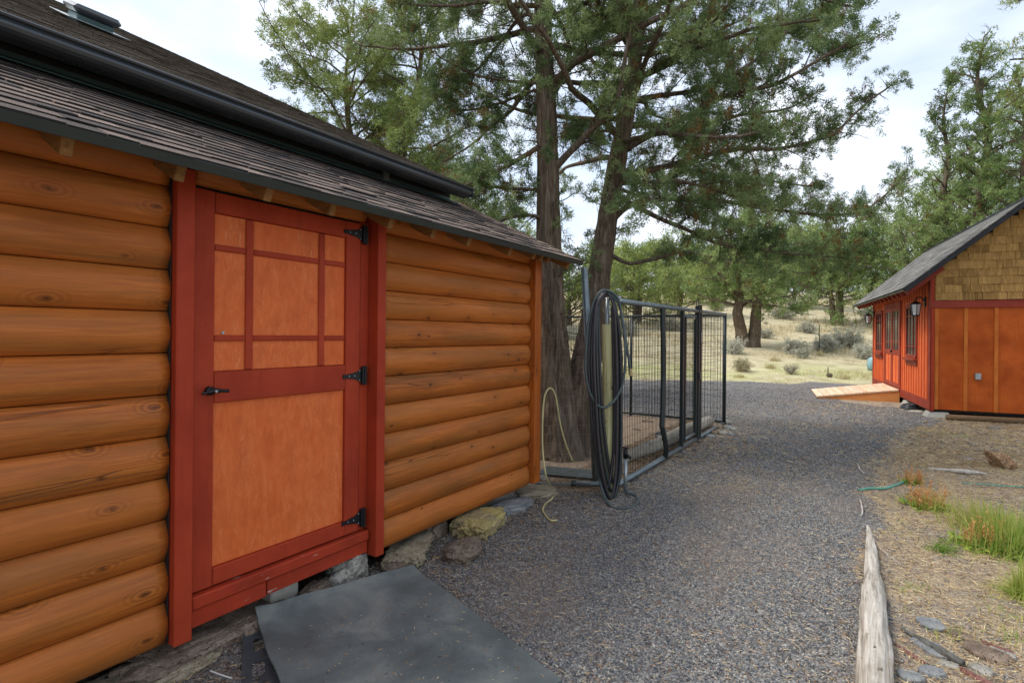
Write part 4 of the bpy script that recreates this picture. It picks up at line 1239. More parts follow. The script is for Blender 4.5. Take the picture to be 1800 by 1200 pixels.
R_(700, 1000, (.07, .10, .05), 21, LAVA, 'small brown rock between the pale boulder and the long tan rock', .01, .3)
R_(765, 940, (.06, .12, .07), 22, LAVA, 'dark rock tucked against the wall behind the long tan rock', .02, .2)
R_(872, 915, (.07, .08, .05), 23, TANR, 'small tan rock between the yellow rock and the grey slab', .01, .5)
R_(560, 1045, (.06, .10, .05), 24, LAVA, 'brown rock half under the mat below the sill', .015, .4)
R_(450, 1105, (.08, .12, .06), 25, LAVA, 'reddish brown lava lump at the mat corner', .0, .2)
R_(330, 1165, (.10, .12, .03), 12, TANR, 'flat sandy rock beside the broad lava rock', -.005)
R_(950, 842, (.08, .05, .03), 13, GREYR, 'small grey rock at the corner of the building', .01)
for (px, py, s, lab, rz) in ((415, 1072, (.08, .10, .075), 'pale concrete block under the door sill, left of the pair', .12), (492, 1055, (.07, .085, .085), 'pale speckled concrete block under the door sill, right of the pair', .05)):
    c = on(px, py, .02) + np.array([-.03, 0, 0])
    V, F = cbox(-s[0], s[0], -s[1], s[1], -.08, s[2] * 1.35, b=.005)
    V = np.array(V); ca, sa = math.cos(rz), math.sin(rz)
    V = np.stack([V[:, 0] * ca - V[:, 1] * sa + c[0], V[:, 0] * sa + V[:, 1] * ca + c[1], V[:, 2]], 1)
    top('concrete_block', V, F, CONCRETE, lab, 'block', 'concrete blocks under the door')
# rubber mats
def matmat():
    w = M('grey_rubber_mat', .62, .35)
    v = w.map((1, 1, 1))
    b = w.noise(v, 3.2, 6, .62, .4); f = w.noise(v, 160, 3, .8)
    c = w.ramp(b, [(.3, hexc(80, 87, 86)), (.5, hexc(104, 111, 109)), (.7, hexc(136, 138, 130))])
    dust = w.noise(v, 11, 6, .75)
    c = w.mix(c, hexc(136, 128, 112), w.ramp(dust, [(.58, 0.0), (.80, .4)]))
    c = w.mix(c, hexc(48, 52, 56), w.ramp(f, [(.5, 0.0), (.7, .35)]))
    c = w.mix(c, hexc(170, 140, 96), w.ramp(w.noise(w.map((60, 30, 30)), 1.3, 4, .8, 1.5), [(.70, 0.0), (.73, .8)]))
    w.color(c); w.rough(w.ramp(b, [(.3, .5), (.7, .78)])); w.bump(w.math('ADD', f, w.math('MULTIPLY', b, 2.0)), .0015, .5)
    return w.m
MATR = matmat()
A_, B_, C_, D_ = np.array([-2.53, 1.50]), np.array([-2.27, 2.38]), np.array([-1.04, 1.975]), np.array([-1.30, 1.06])
n = 32
u, v_ = np.meshgrid(np.linspace(0, 1, n), np.linspace(0, 1, n), indexing='ij')
def matsheet(A_, B_, C_, D_, zf, th):
    P = (A_[None, None] * ((1 - u) * (1 - v_))[..., None] + B_[None, None] * ((1 - u) * v_)[..., None] + C_[None, None] * (u * v_)[..., None] + D_[None, None] * (u * (1 - v_))[..., None])
    x, y = P[..., 0], P[..., 1]
    Q = np.stack([x.ravel(), y.ravel(), 0 * x.ravel()], 1)
    wob = fbm(Q * 2.2, 71, 2).reshape(x.shape)
    x = x + .018 * fbm(Q * 3.5, 77, 2).reshape(x.shape); y = y + .018 * fbm(Q * 3.5, 78, 2).reshape(x.shape)
    z = zf(u, v_) + .012 * wob + terrain(x, y)
    T = np.stack([x.ravel(), y.ravel(), z.ravel()], 1); B = T - np.array([0, 0, th])
    i = (np.arange(n - 1)[:, None] * n + np.arange(n - 1)[None, :]).ravel()
    F = np.stack([i, i + n, i + n + 1, i + 1], 1)
    F = F[:, ::-1]
    Fb = F[:, ::-1] + n * n
    e = [np.arange(n), np.arange(n) * n + n - 1, np.arange(n)[::-1] + (n - 1) * n, np.arange(n)[::-1] * n]
    S = np.concatenate([np.stack([q[:-1], q[1:], q[1:] + n * n, q[:-1] + n * n], 1) for q in e])
    return np.vstack([T, B]), np.vstack([F, Fb, S]).tolist()
V, F = matsheet(A_, B_, C_, D_, lambda u, v: .030 + .055 * np.exp(-u / .10) * (1 - .45 * np.abs(v - .3)) + .018 * np.exp(-((v) / .08) ** 2), .011)
o = top('rubber_mat', V, F, MATR, 'large grey rubber mat lying below the door, its edge propped on rocks', 'mat')
m = o.modifiers.new('edge', 'BEVEL'); o.modifiers.remove(m)
def mat_litter(n):
    P = A_ + rng.uniform(.02, .97, n)[:, None] * (D_ - A_) * .98 + rng.uniform(.03, .97, n)[:, None] * (B_ - A_)
    return P
uu, vv = rng.uniform(.12, .97, 420) ** .8, rng.uniform(.03, .97, 420)
PP = (A_[None] * ((1 - uu) * (1 - vv))[:, None] + B_[None] * ((1 - uu) * vv)[:, None] + C_[None] * (uu * vv)[:, None] + D_[None] * (uu * (1 - vv))[:, None])
zz_ = .030 + .055 * np.exp(-uu / .10) * (1 - .45 * np.abs(vv - .3)) + .018 * np.exp(-(vv / .08) ** 2) + .012 * fbm(np.column_stack([PP, 0 * uu]) * 2.2, 71, 2) + terrain(PP[:, 0], PP[:, 1]) + .003
th_ = rng.uniform(0, 6.28, 420)
V, F = blades(np.column_stack([PP, zz_]), np.stack([np.cos(th_), np.sin(th_), 0 * th_], 1), rng.uniform(.005, .026, 420), rng.uniform(.0015, .0035, 420))
o = obj('mat_litter', fmesh('mat_litter', V, F, STRAW, False, {'tone': np.repeat(rng.uniform(0, .8, 420), 5)}), kind='stuff'); tag(o, 'scattered needles and crumbs of dirt lying on the large rubber mat', 'litter')
# the lower mat with oval hand holes shows along the left edge
a0, a1 = np.array([-2.60, 1.47]), np.array([-1.72, 1.03])
e = (a1 - a0) / np.linalg.norm(a1 - a0); nrm = np.array([-e[1], e[0]])
if nrm[1] < 0: nrm = -nrm
def strip_mat():
    L = np.linalg.norm(a1 - a0); cells = []
    nx_, ny_ = 120, 32
    W = .26
    s = np.linspace(0, L, nx_); t = np.linspace(0, W, ny_)
    S, T = np.meshgrid(s, t, indexing='ij')
    sc, tc_ = (S[:-1, :-1] + S[1:, 1:]) / 2, (T[:-1, :-1] + T[1:, 1:]) / 2
    hole = np.zeros(sc.shape, bool)
    for c in (.10, .27, .44, .61, .78):
        hole |= ((sc - c) / .055) ** 4 + ((tc_ - .066) / .024) ** 4 < 1
    P = a0 + S[..., None] * e + (T + .012 * np.sin(S * 9))[..., None] * nrm
    Z = .020 + .010 * np.sin(S * 7 + 1) + terrain(P[..., 0], P[..., 1])
    Tt = np.stack([P[..., 0].ravel(), P[..., 1].ravel(), Z.ravel()], 1)
    N = len(Tt); V = np.vstack([Tt, Tt - np.array([0, 0, .011])])
    F = []
    solid = ~hole
    def idx(i, j): return i * ny_ + j
    for i in range(nx_ - 1):
        for j in range(ny_ - 1):
            if not solid[i, j]: continue
            q = [idx(i, j), idx(i + 1, j), idx(i + 1, j + 1), idx(i, j + 1)]
            F.append(q[::-1]); F.append([k + N for k in q])
            for (di, dj, aa, bb) in ((-1, 0, 3, 0), (1, 0, 1, 2), (0, -1, 0, 1), (0, 1, 2, 3)):
                ni, nj = i + di, j + dj
                if ni < 0 or nj < 0 or ni >= nx_ - 1 or nj >= ny_ - 1 or not solid[ni, nj]:
                    F.append([q[aa], q[bb], q[bb] + N, q[aa] + N])
    return V, F
V, F = strip_mat()
top('rubber_mat', V, F, flat('dark_rubber', (.055, .066, .072, 1), .6, 0, .4, .3, 10), 'darker rubber mat with oval hand holes showing under the large mat', 'mat')
pts = [on(370, 1178, .02), on(385, 1184, .022), on(407, 1191, .02)]
V, F = tubef(pts, .003, 6); top('white_cord', V, F, flat('white_cord', (.7, .7, .66, 1), .6), 'short piece of white cord on the gravel left of the mats', 'cord')

# driftwood log
def driftmat(name, a, b, c):
    w = M(name, .85, .25)
    v = w.map((34, 1.6, 34)); g = w.noise(v, 1.5, 9, .7, .6)
    k = w.ramp(g, [(.36, a), (.5, b), (.66, c)])
    sp_ = w.noise(w.map((30, 12, 30)), 1.0, 3, .6)
    k = w.mix(k, hexc(60, 52, 44), w.math('MULTIPLY', w.ramp(sp_, [(.67, 0.0), (.70, .95)]), w.ramp(w.noise(w.map((1, 1, 1)), 5, 2), [(.4, .2), (.6, 1.0)])))
    k = w.mix(k, hexc(120, 104, 84), w.ramp(w.noise(w.map((3, 2, 3)), 2.0, 4), [(.58, 0.0), (.75, .5)]))
    w.color(k); w.bump(g, .008, .9)
    return w.m
DRIFT = driftmat('driftwood', hexc(128, 120, 108), hexc(178, 170, 158), hexc(206, 200, 190))
cx = [(1525, 925, .012), (1530, 950, .03), (1532, 975, .04), (1533, 1010, .046), (1534, 1050, .066), (1536, 1090, .072), (1537, 1140, .074), (1538, 1200, .070), (1539, 1290, .072), (1540, 1400, .06)]
P = np.array([on(x, y, 0) + np.array([0, 0, r * .5]) for x, y, r in cx]); rr = np.array([c[2] for c in cx]) * .86
Ps = spline(P, 9); rs = np.interp(np.linspace(0, 1, len(Ps)), np.linspace(0, 1, len(rr)), rr)
V, F = tube(Ps, rs, 32)
V = V.reshape(len(Ps), 32, 3); ctr = Ps[:, None, :]
dv = V - ctr
th = np.arange(32) / 32 * 6.2832
q = np.stack([np.repeat(np.arange(len(Ps)) * .12, 32), np.tile(np.cos(th), len(Ps)) * 1.6, np.tile(np.sin(th), len(Ps)) * 1.6], 1)
k = 1 + .26 * fbm(q * 1.3, 90, 3) + .16 * fbm(np.stack([q[:, 0] * .6, q[:, 1] * 5, q[:, 2] * 5], 1), 91, 3)
dv = dv * k.reshape(len(Ps), 32)[..., None]; dv[..., 2] *= .8
V = (ctr + dv).reshape(-1, 3)
F = F.tolist() + [list(range(32))[::-1], list(range(len(V) - 32, len(V)))]
top('driftwood_log', V, F, DRIFT, 'long pale weathered log edging the gravel at the lower right', 'log', smooth=True)

# stones and old wood in the lower right corner
G2 = 'stones in the lower right corner'
for i, (px, py, s, rz, mt, lab) in enumerate((
        (1636, 1098, (.045, .05, .022), .3, SLATE, 'grey ribbed stone lying furthest from the camera in the corner'),
        (1628, 1135, (.05, .035, .022), .2, SLATE, 'smooth flat grey stone left under the dark wood piece'),
        (1650, 1150, (.045, .035, .025), -.3, SLATE, 'oval grey stone just beneath the dark wood piece'),
        (1735, 1150, (.065, .05, .028), -.4, LAVA, 'dark lava stone right of the dark wood piece'),
        (1725, 1180, (.032, .03, .025), .1, GREYR, 'small white speckled stone near the bottom edge'),
        (1640, 1185, (.04, .028, .03), .5, SLATE, 'blue grey stone at the bottom edge beside the driftwood'),
        (1600, 1190, (.04, .03, .02), .4, SLATE, 'dark grey pebble next to the driftwood end'),
        (1765, 1150, (.04, .025, .018), -.5, GREYR, 'pale grey flat stone at the right edge'),
        (1690, 1118, (.05, .025, .018), -.4, LAVA, 'brown sunken stone above the dark wood piece'),
        (1668, 1170, (.03, .02, .02), .0, GREYR, 'light grey pebble between two grey stones'))):
    s = tuple(a * 1.3 for a in s)
    c = on(px, py, .005); V, F = rock(c, s, 30 + i, 4, .25, rz, .5, .06, .2)
    top('stone', V, F, mt, lab, 'stone', G2, True, base=c)
def stick(name, pts, r, mat, label, cat='stick', grp=None):
    P = spline([on(x, y, z) for x, y, z in pts], 6)
    rr = np.interp(np.linspace(0, 1, len(P)), np.linspace(0, 1, len(r)), r)
    V, F = tubef(P, rr * (1 + .12 * fbm(P * 20, 5, 2)), 9)
    V = V + .15 * np.mean(rr) * fbm(V * 30, 6, 2)[:, None]
    return top(name, V, F, mat, label, cat, grp, True)
DGREYW = driftmat('dark_grey_wood', hexc(56, 56, 54), hexc(86, 86, 82), hexc(110, 108, 102))
stick('branch_piece', [(1585, 1105, .01), (1625, 1128, .02), (1660, 1148, .025), (1694, 1166, .02)], [.008, .017, .020, .018], DGREYW, 'dark grey piece of branch lying diagonally among the corner stones', 'branch')
stick('branch_piece', [(1572, 1133, .0), (1600, 1150, .008), (1630, 1168, .006)], [.009, .012, .008], REDR, 'dull reddish strip of wood left of the dark branch', 'branch')
stick('branch_piece', [(1680, 1172, .0), (1710, 1188, .01), (1745, 1205, .01)], [.012, .016, .014], REDR, 'dull red piece of wood at the bottom edge right of the dark branch', 'branch')
stick('branch_piece', [(1727, 1128, .005), (1755, 1140, .012), (1782, 1150, .008)], [.010, .014, .012], REDR, 'short reddish grey stick above the lava stone', 'branch')
WS = driftmat('sun_bleached_stick', hexc(140, 132, 120), hexc(186, 178, 166), hexc(210, 204, 194))
stick('stick', [(1630, 823, .01), (1665, 826, .02), (1700, 829, .03), (1735, 832, .01)], [.01, .02, .028, .006], WS, 'sun bleached stick behind the red stemmed weed', 'stick', 'sticks on the dry soil')
stick('stick', [(1512, 878, .01), (1516, 895, .012), (1515, 905, .01)], [.006, .008, .004], WS, 'short bleached stick before the driftwood tip', 'stick', 'sticks on the dry soil')
stick('stick', [(1508, 815, .01), (1512, 825, .02), (1520, 832, .01)], [.006, .010, .004], WS, 'small bleached twig on the gravel beyond the green hose end', 'stick', 'sticks on the dry soil')
stick('stick', [(1545, 962, .006), (1565, 978, .006), (1585, 992, .006)], [.002, .003, .002], WS, 'thin straight pale twig beside the driftwood', 'stick', 'sticks on the dry soil')
stick('stick', [(1690, 850, .008), (1740, 856, .008), (1800, 852, .008)], [.004, .004, .004], OLDW, 'long thin grey twig right of the weed', 'stick', 'sticks on the dry soil')
TEAL = flat('teal_hose', hexc(86, 158, 136), .45)
stick('hose_piece', [(1510, 861, .016), (1530, 858, .016), (1555, 858, .016), (1572, 853, .016), (1590, 846, .016)], [.011, .012, .012, .011, .010], TEAL, 'teal green hose end lying on the gravel left of the weed', 'hose')
stick('hose_piece', [(1690, 848, .01), (1735, 851, .012), (1770, 854, .012), (1815, 856, .01)], [.006, .006, .006, .006], TEAL, 'thin teal hose running to the right edge behind the grass', 'hose')
# broken stump piece
m = MB()
c = on(1772, 822, .0)
V, F = rock(c + np.array([0, 0, .05]), (.11, .09, .10), 61, 4, .8, .6, 0, .3, .2)
V[:, 0] += (V[:, 2] - c[2]) * -.6
o = top('stump_piece', V, F, driftmat('broken_stump_wood', hexc(92, 66, 44), hexc(150, 116, 84), hexc(190, 168, 140)), 'broken brown piece of stump lying on the soil at the right edge', 'stump', smooth=True)
for i, (px, py, s) in enumerate(((1700, 806, .05), (1690, 838, .04), (1760, 805, .05), (1640, 788, .035), (1690, 890, .04), (1695, 935, .045), (1600, 745, .03), (1748, 752, .07), (1780, 740, .06), (1690, 765, .05))):
    c = on(px, py, 0); V, F = rock(c, (s * 1.5, s, s * .45), 70 + i, 3, .3, .2 * i, .4)
    labs = ['flat pale stone behind the bleached stick', 'small pale stone right of the smaller weed', 'flat stone in front of the stump piece', 'small stone on the soil between gravel and stump', 'pale stone at the right of the red stemmed weed', 'pale stone above the flat green tuft', 'small stone near the shed corner pier', 'low stone between shed and stump piece', 'flat stone nearest the brown pole', 'low stone left of the stump, farther back']
    top('stone', V, F, SLATE if i % 2 else GREYR, labs[i], 'stone', 'flat stones on the dry soil', True, base=c)
# cobbles at the kennel corner
cl = [(1264, 741, .07), (1278, 744, .09), (1265, 752, .07), (1282, 754, .085), (1272, 763, .075), (1258, 762, .06), (1250, 769, .07), (1290, 756, .06), (1243, 760, .05), (1286, 765, .05), (1276, 735, .05)]
cb = ['dark cobble touching the kennel corner post', 'largest pale cobble of the heap', 'brown cobble in the middle of the heap', 'pale round cobble at the right of the heap', 'brownish cobble at the front of the heap', 'small cobble left in the heap', 'flat cobble at the front left of the heap', 'outermost small cobble on the right', 'small cobble against the kennel rail', 'little cobble at the front right of the heap', 'rearmost small cobble behind the heap']
for i, (px, py, s) in enumerate(cl):
    c = on(px, py, 0) + np.array([0, 0, .015]); V, F = rock(c, (s, s * .8, s * .55), 90 + i, 3, .12, i * .7, 0, .02)
    top('cobble', V, F, [SLATE, GREYR, LAVA][i % 3], cb[i], 'cobble', 'cobbles heaped at the kennel corner', True, base=c)

# ================================================================ TREES
def unit(v): return v / (np.linalg.norm(v) + 1e-9)
def wander(p, d, L, n, jit, grav=0.0, lift=0.0):
    """wiggly path; grav bends down, lift bends up towards the tip"""
    P = [np.array(p, float)]; d = unit(np.array(d, float))
    s = L / n
    for i in range(n):
        d = unit(d + rng.normal(0, jit, 3) + np.array([0, 0, (-grav + lift * (i / n)) / n * 2]))
        P.append(P[-1] + d * s)
    return np.array(P)
class Tree:
    def __init__(s): s.twig = []; s.sp = []; s.sd = []
    def tw(s, P, r0, r1, n=4): s.twig.append((P, np.linspace(r0, r1, len(P)), n))
    def sprig(s, p, d): s.sp.append(p); s.sd.append(d)
def tubes_mesh(lst):
    Vs, Fs, o = [], [], 0
    for P, r, n in lst:
        V, F = tube(P, r, n); Vs.append(V); Fs.append(F + o); o += len(V)
    return np.vstack(Vs), np.vstack(Fs)
def branch_fill(T, P, r0, L2, den, start=.2, lvl2n=5, jit=.22, sprig_step=.11, up=.12, r_t=.004, flat_=.5, density=1.0):
    """secondary and tertiary branches along limb path P, with foliage sprigs"""
    seg = np.linalg.norm(np.diff(P, axis=0), axis=1); cum = np.concatenate([[0], np.cumsum(seg)]); tot = cum[-1]
    s = tot * start
    while s < tot:
        t = s / tot
        q = np.array([np.interp(s, cum, P[:, k]) for k in range(3)])
        j = min(np.searchsorted(cum, s), len(P) - 1); j = max(j, 1)
        d = unit(P[j] - P[j - 1])
        v = rng.normal(size=3); v[2] *= flat_
        side = unit(np.cross(d, np.cross(v, d)))
        dd = unit(d * rng.uniform(.25, .95) + side * rng.uniform(.6, 1.0) + np.array([0, 0, up]))
        L = L2 * (1.05 - .55 * t) * rng.uniform(.5, 1.15)
        Q = wander(q, dd, L, 6, jit * .7, grav=.12, lift=.2)
        T.tw(Q if r_t < .005 else Q[::2], max(r0 * .3 * (1 - .6 * t), r_t), r_t * .5, 3)
        nt = max(2, int(L / (sprig_step * .8)))
        for i in range(nt):
            w = (i + rng.random()) / nt
            if w < .15: continue
            a = Q[0] + 0; x = w * (len(Q) - 1); i0 = int(x); a = Q[i0] + (Q[min(i0 + 1, len(Q) - 1)] - Q[i0]) * (x - i0)
            e = unit(Q[min(i0 + 1, len(Q) - 1)] - Q[max(i0 - 1, 0)])
            v = rng.normal(size=3); side = unit(np.cross(e, v))
            f = unit(e * rng.uniform(.5, 1) + side * rng.uniform(.4, 1) + np.array([0, 0, up * .6]))
            l3 = L * .38 * rng.uniform(.5, 1.2) * (1.1 - .5 * w)
            S3 = wander(a, f, l3, 3, jit, lift=.15)
            if rng.random() < .5: T.tw(S3[[0, 3]], r_t * .7, r_t * .3, 3)
            ns = max(1, int(round(l3 / sprig_step * density)))
            for k in range(ns):
                y = (k + 1) / ns * 3; k0 = min(int(y), 2)
                T.sprig(S3[k0] + (S3[k0 + 1] - S3[k0]) * (y - k0), unit(S3[k0 + 1] - S3[k0] + rng.normal(0, .25, 3)))
        for k in range(2, 7):
            if rng.random() < density: T.sprig(Q[k], unit(Q[k] - Q[k - 1] + rng.normal(0, .2, 3)))
        s += den * rng.uniform(.6, 1.4)
    T.sprig(P[-1], unit(P[-1] - P[-2]))
def foliage(T, M_, fl, fw_, ext, spread=.75, up=.2, tonefield=.5, brown=.06, cut=None, cap=13000, gaps=0, gthr=-.12):
    """feathery fronds (thin triangles) around every sprig"""
    P, D = np.array(T.sp), np.array(T.sd)
    if cut is not None:
        k = cut(P); P, D = P[k], D[k]
    if gaps:
        k = fbm(P * gaps, 301, 2) + .35 * vnoise(P * gaps * 3.1, 303) > gthr
        P, D = P[k], D[k]
    if len(P) > cap:
        k = rng.permutation(len(P))[:cap]; P, D = P[k], D[k]
    n = len(P)
    base = .5 + .22 * fbm(P * tonefield, 61, 2) + .30 * vnoise(P * 2.2, 64) + rng.normal(0, .09, n)
    br = (rng.random(n) < brown * (1 + 2 * vnoise(P * 1.7, 65)))
    base = np.clip(base, .12, 1); base[br] = rng.uniform(0, .08, br.sum())
    size = rng.uniform(.7, 1.25, n)
    rep = M_
    Pb = np.repeat(P, rep, 0); Db = np.repeat(D, rep, 0); sz = np.repeat(size, rep)
    m = n * rep
    u = rng.random(m)
    rad = rng.normal(0, 1, (m, 3))
    rad -= Db * np.sum(rad * Db, 1)[:, None]
    st = Pb + Db * (u * ext * sz)[:, None] + rad * (.20 * ext * sz * (1 - .5 * u))[:, None]
    rr = rng.normal(0, 1, (m, 3))
    d = Db * .8 + rr * spread * .6 + rad * .3; d[:, 2] += up
    d /= np.linalg.norm(d, axis=1)[:, None]
    L = fl * rng.uniform(.6, 1.3, m) * sz; W = fw_ * rng.uniform(.7, 1.3, m)
    side = np.cross(d, rng.normal(size=(m, 3))); side /= np.linalg.norm(side, axis=1)[:, None]
    a = st - side * (W * .5)[:, None]; b = st + side * (W * .5)[:, None]; c = st + d * L[:, None]
    V = np.stack([a, b, c], 1).reshape(-1, 3)
    F = np.arange(3 * m).reshape(-1, 3)
    tone = np.repeat(np.clip(np.repeat(base, rep) + rng.normal(0, .05, m), 0, 1), 3)
    return V, F, tone
def foliage_mat(name, cols):
    w = M(name, .6, .3)
    c = w.ramp(w.attr('tone'), cols)
    w.color(c)
    t = w.n.new('ShaderNodeBsdfTranslucent'); w.l.new(c, t.inputs[0])
    ms = w.n.new('ShaderNodeMixShader'); ms.inputs[0].default_value = .28
    w.l.new(w.b.outputs[0], ms.inputs[1]); w.l.new(t.outputs[0], ms.inputs[2]); w.l.new(ms.outputs[0], w.out.inputs[0])
    return w.m
BROWNL = hexc(124, 88, 46)
F_NEAR = foliage_mat('juniper_foliage_blue_green', [(0, BROWNL), (.10, hexc(128, 104, 58)), (.13, hexc(58, 82, 50)), (.4, hexc(104, 126, 78)), (.65, hexc(138, 156, 100)), (1, hexc(172, 184, 128))])
F_YEL = foliage_mat('juniper_foliage_yellow_green', [(0, BROWNL), (.10, hexc(132, 108, 58)), (.13, hexc(88, 104, 52)), (.4, hexc(126, 142, 76)), (.65, hexc(156, 168, 96)), (1, hexc(186, 192, 124))])
F_OLIVE = foliage_mat('juniper_foliage_olive', [(0, BROWNL), (.10, hexc(110, 92, 50)), (.13, hexc(72, 94, 56)), (.4, hexc(114, 136, 78)), (.65, hexc(146, 164, 100)), (1, hexc(178, 188, 126))])
def bark_mat(name, a, b, c, sc=1.0):
    w = M(name, .9, .15)
    v = w.map((26 * sc, 26 * sc, 2.2 * sc)); v2 = w.map((70 * sc, 70 * sc, 8 * sc))
    g = w.noise(v, 1.0, 7, .65, .8); f = w.noise(v2, 1.0, 4, .7)
    k = w.ramp(g, [(.32, a), (.52, b), (.7, c)])
    k = w.mix(k, tuple(list(np.array(a[:3]) * .4) + [1]), w.ramp(f, [(.5, 0.0), (.72, .6)]))
    k = w.mix(k, hexc(134, 126, 112), w.ramp(w.noise(w.map((3, 3, 1.2)), 1.6, 4), [(.5, 0.0), (.7, .45)]))
    w.color(k); x = w.bump(g, .03, 1.0); w.bump(f, .006, .8, x)
    return w.m
BARK = bark_mat('juniper_bark', hexc(66, 56, 46), hexc(108, 94, 78), hexc(142, 126, 106))
BARKR = bark_mat('juniper_bark_reddish', hexc(66, 56, 47), hexc(112, 96, 80), hexc(152, 136, 116))
LIMB = bark_mat('juniper_limb_bark', hexc(70, 60, 50), hexc(112, 98, 82), hexc(150, 138, 122), 1.6)
def trunk_mesh(P, r, n=44, seed=0, flute=.13, step=.06):
    """tapered trunk with deep vertical furrows and stringy ridges"""
    Q = spline(P, max(4, int(np.linalg.norm(np.diff(np.asarray(P, float), axis=0), axis=1).mean() / step)))
    L = np.concatenate([[0], np.cumsum(np.linalg.norm(np.diff(Q, axis=0), axis=1))])
    rr = np.interp(L, np.linspace(0, L[-1], len(r)), r)
    V, F = tube(Q, rr, n)
    V = V.reshape(len(Q), n, 3); c = Q[:, None, :]; d = V - c
    th = np.arange(n) / n * 6.2832
    A_ = np.repeat(L, n); C1, S1 = np.tile(np.cos(th), len(Q)), np.tile(np.sin(th), len(Q))
    tw = .35 * A_
    c2, s2 = C1 * np.cos(tw) - S1 * np.sin(tw), C1 * np.sin(tw) + S1 * np.cos(tw)
    q = np.stack([c2 * 5.5, s2 * 5.5, A_ * .55], 1); q1 = np.stack([c2 * 2.0, s2 * 2.0, A_ * .4], 1); q2 = np.stack([c2 * 11, s2 * 11, A_ * 1.6], 1)
    rid = 1 - np.abs(fbm(q, seed + 3, 2)) * 2.2
    k = 1 + flute * (rid - .5) + .10 * fbm(q1, seed + 1, 2) + .05 * (1 - 2 * np.abs(vnoise(q2, seed + 9)))
    return (c + d * k.reshape(len(Q), n)[..., None]).reshape(-1, 3), F, Q
def build_tree(name, label, base, trunks, limbs, T, fol, folmat, bark, group=None, limb_n=9):
    t = thing(name, label, 'tree', tuple(base), 0, group)
    for (V, F) in trunks: part('trunk', V, F, bark, t, True)
    for (P, r) in limbs:
        V, F = tubef(P, r, limb_n)
        rad = np.repeat(r, limb_n)
        V = V + (rad * .28)[:, None] * np.stack([fbm(V * 7, 5, 2), fbm(V * 7, 6, 2), fbm(V * 7, 7, 2)], 1)
        part('limb', V, F, LIMB, t, True)
    if T.twig:
        V, F = tubes_mesh(T.twig); part('twigs', V, F, LIMB, t, kind='stuff')
    V, F, tone = fol
    part('crown', V, F, folmat, t, attr={'tone': tone}, kind=None)
    return t

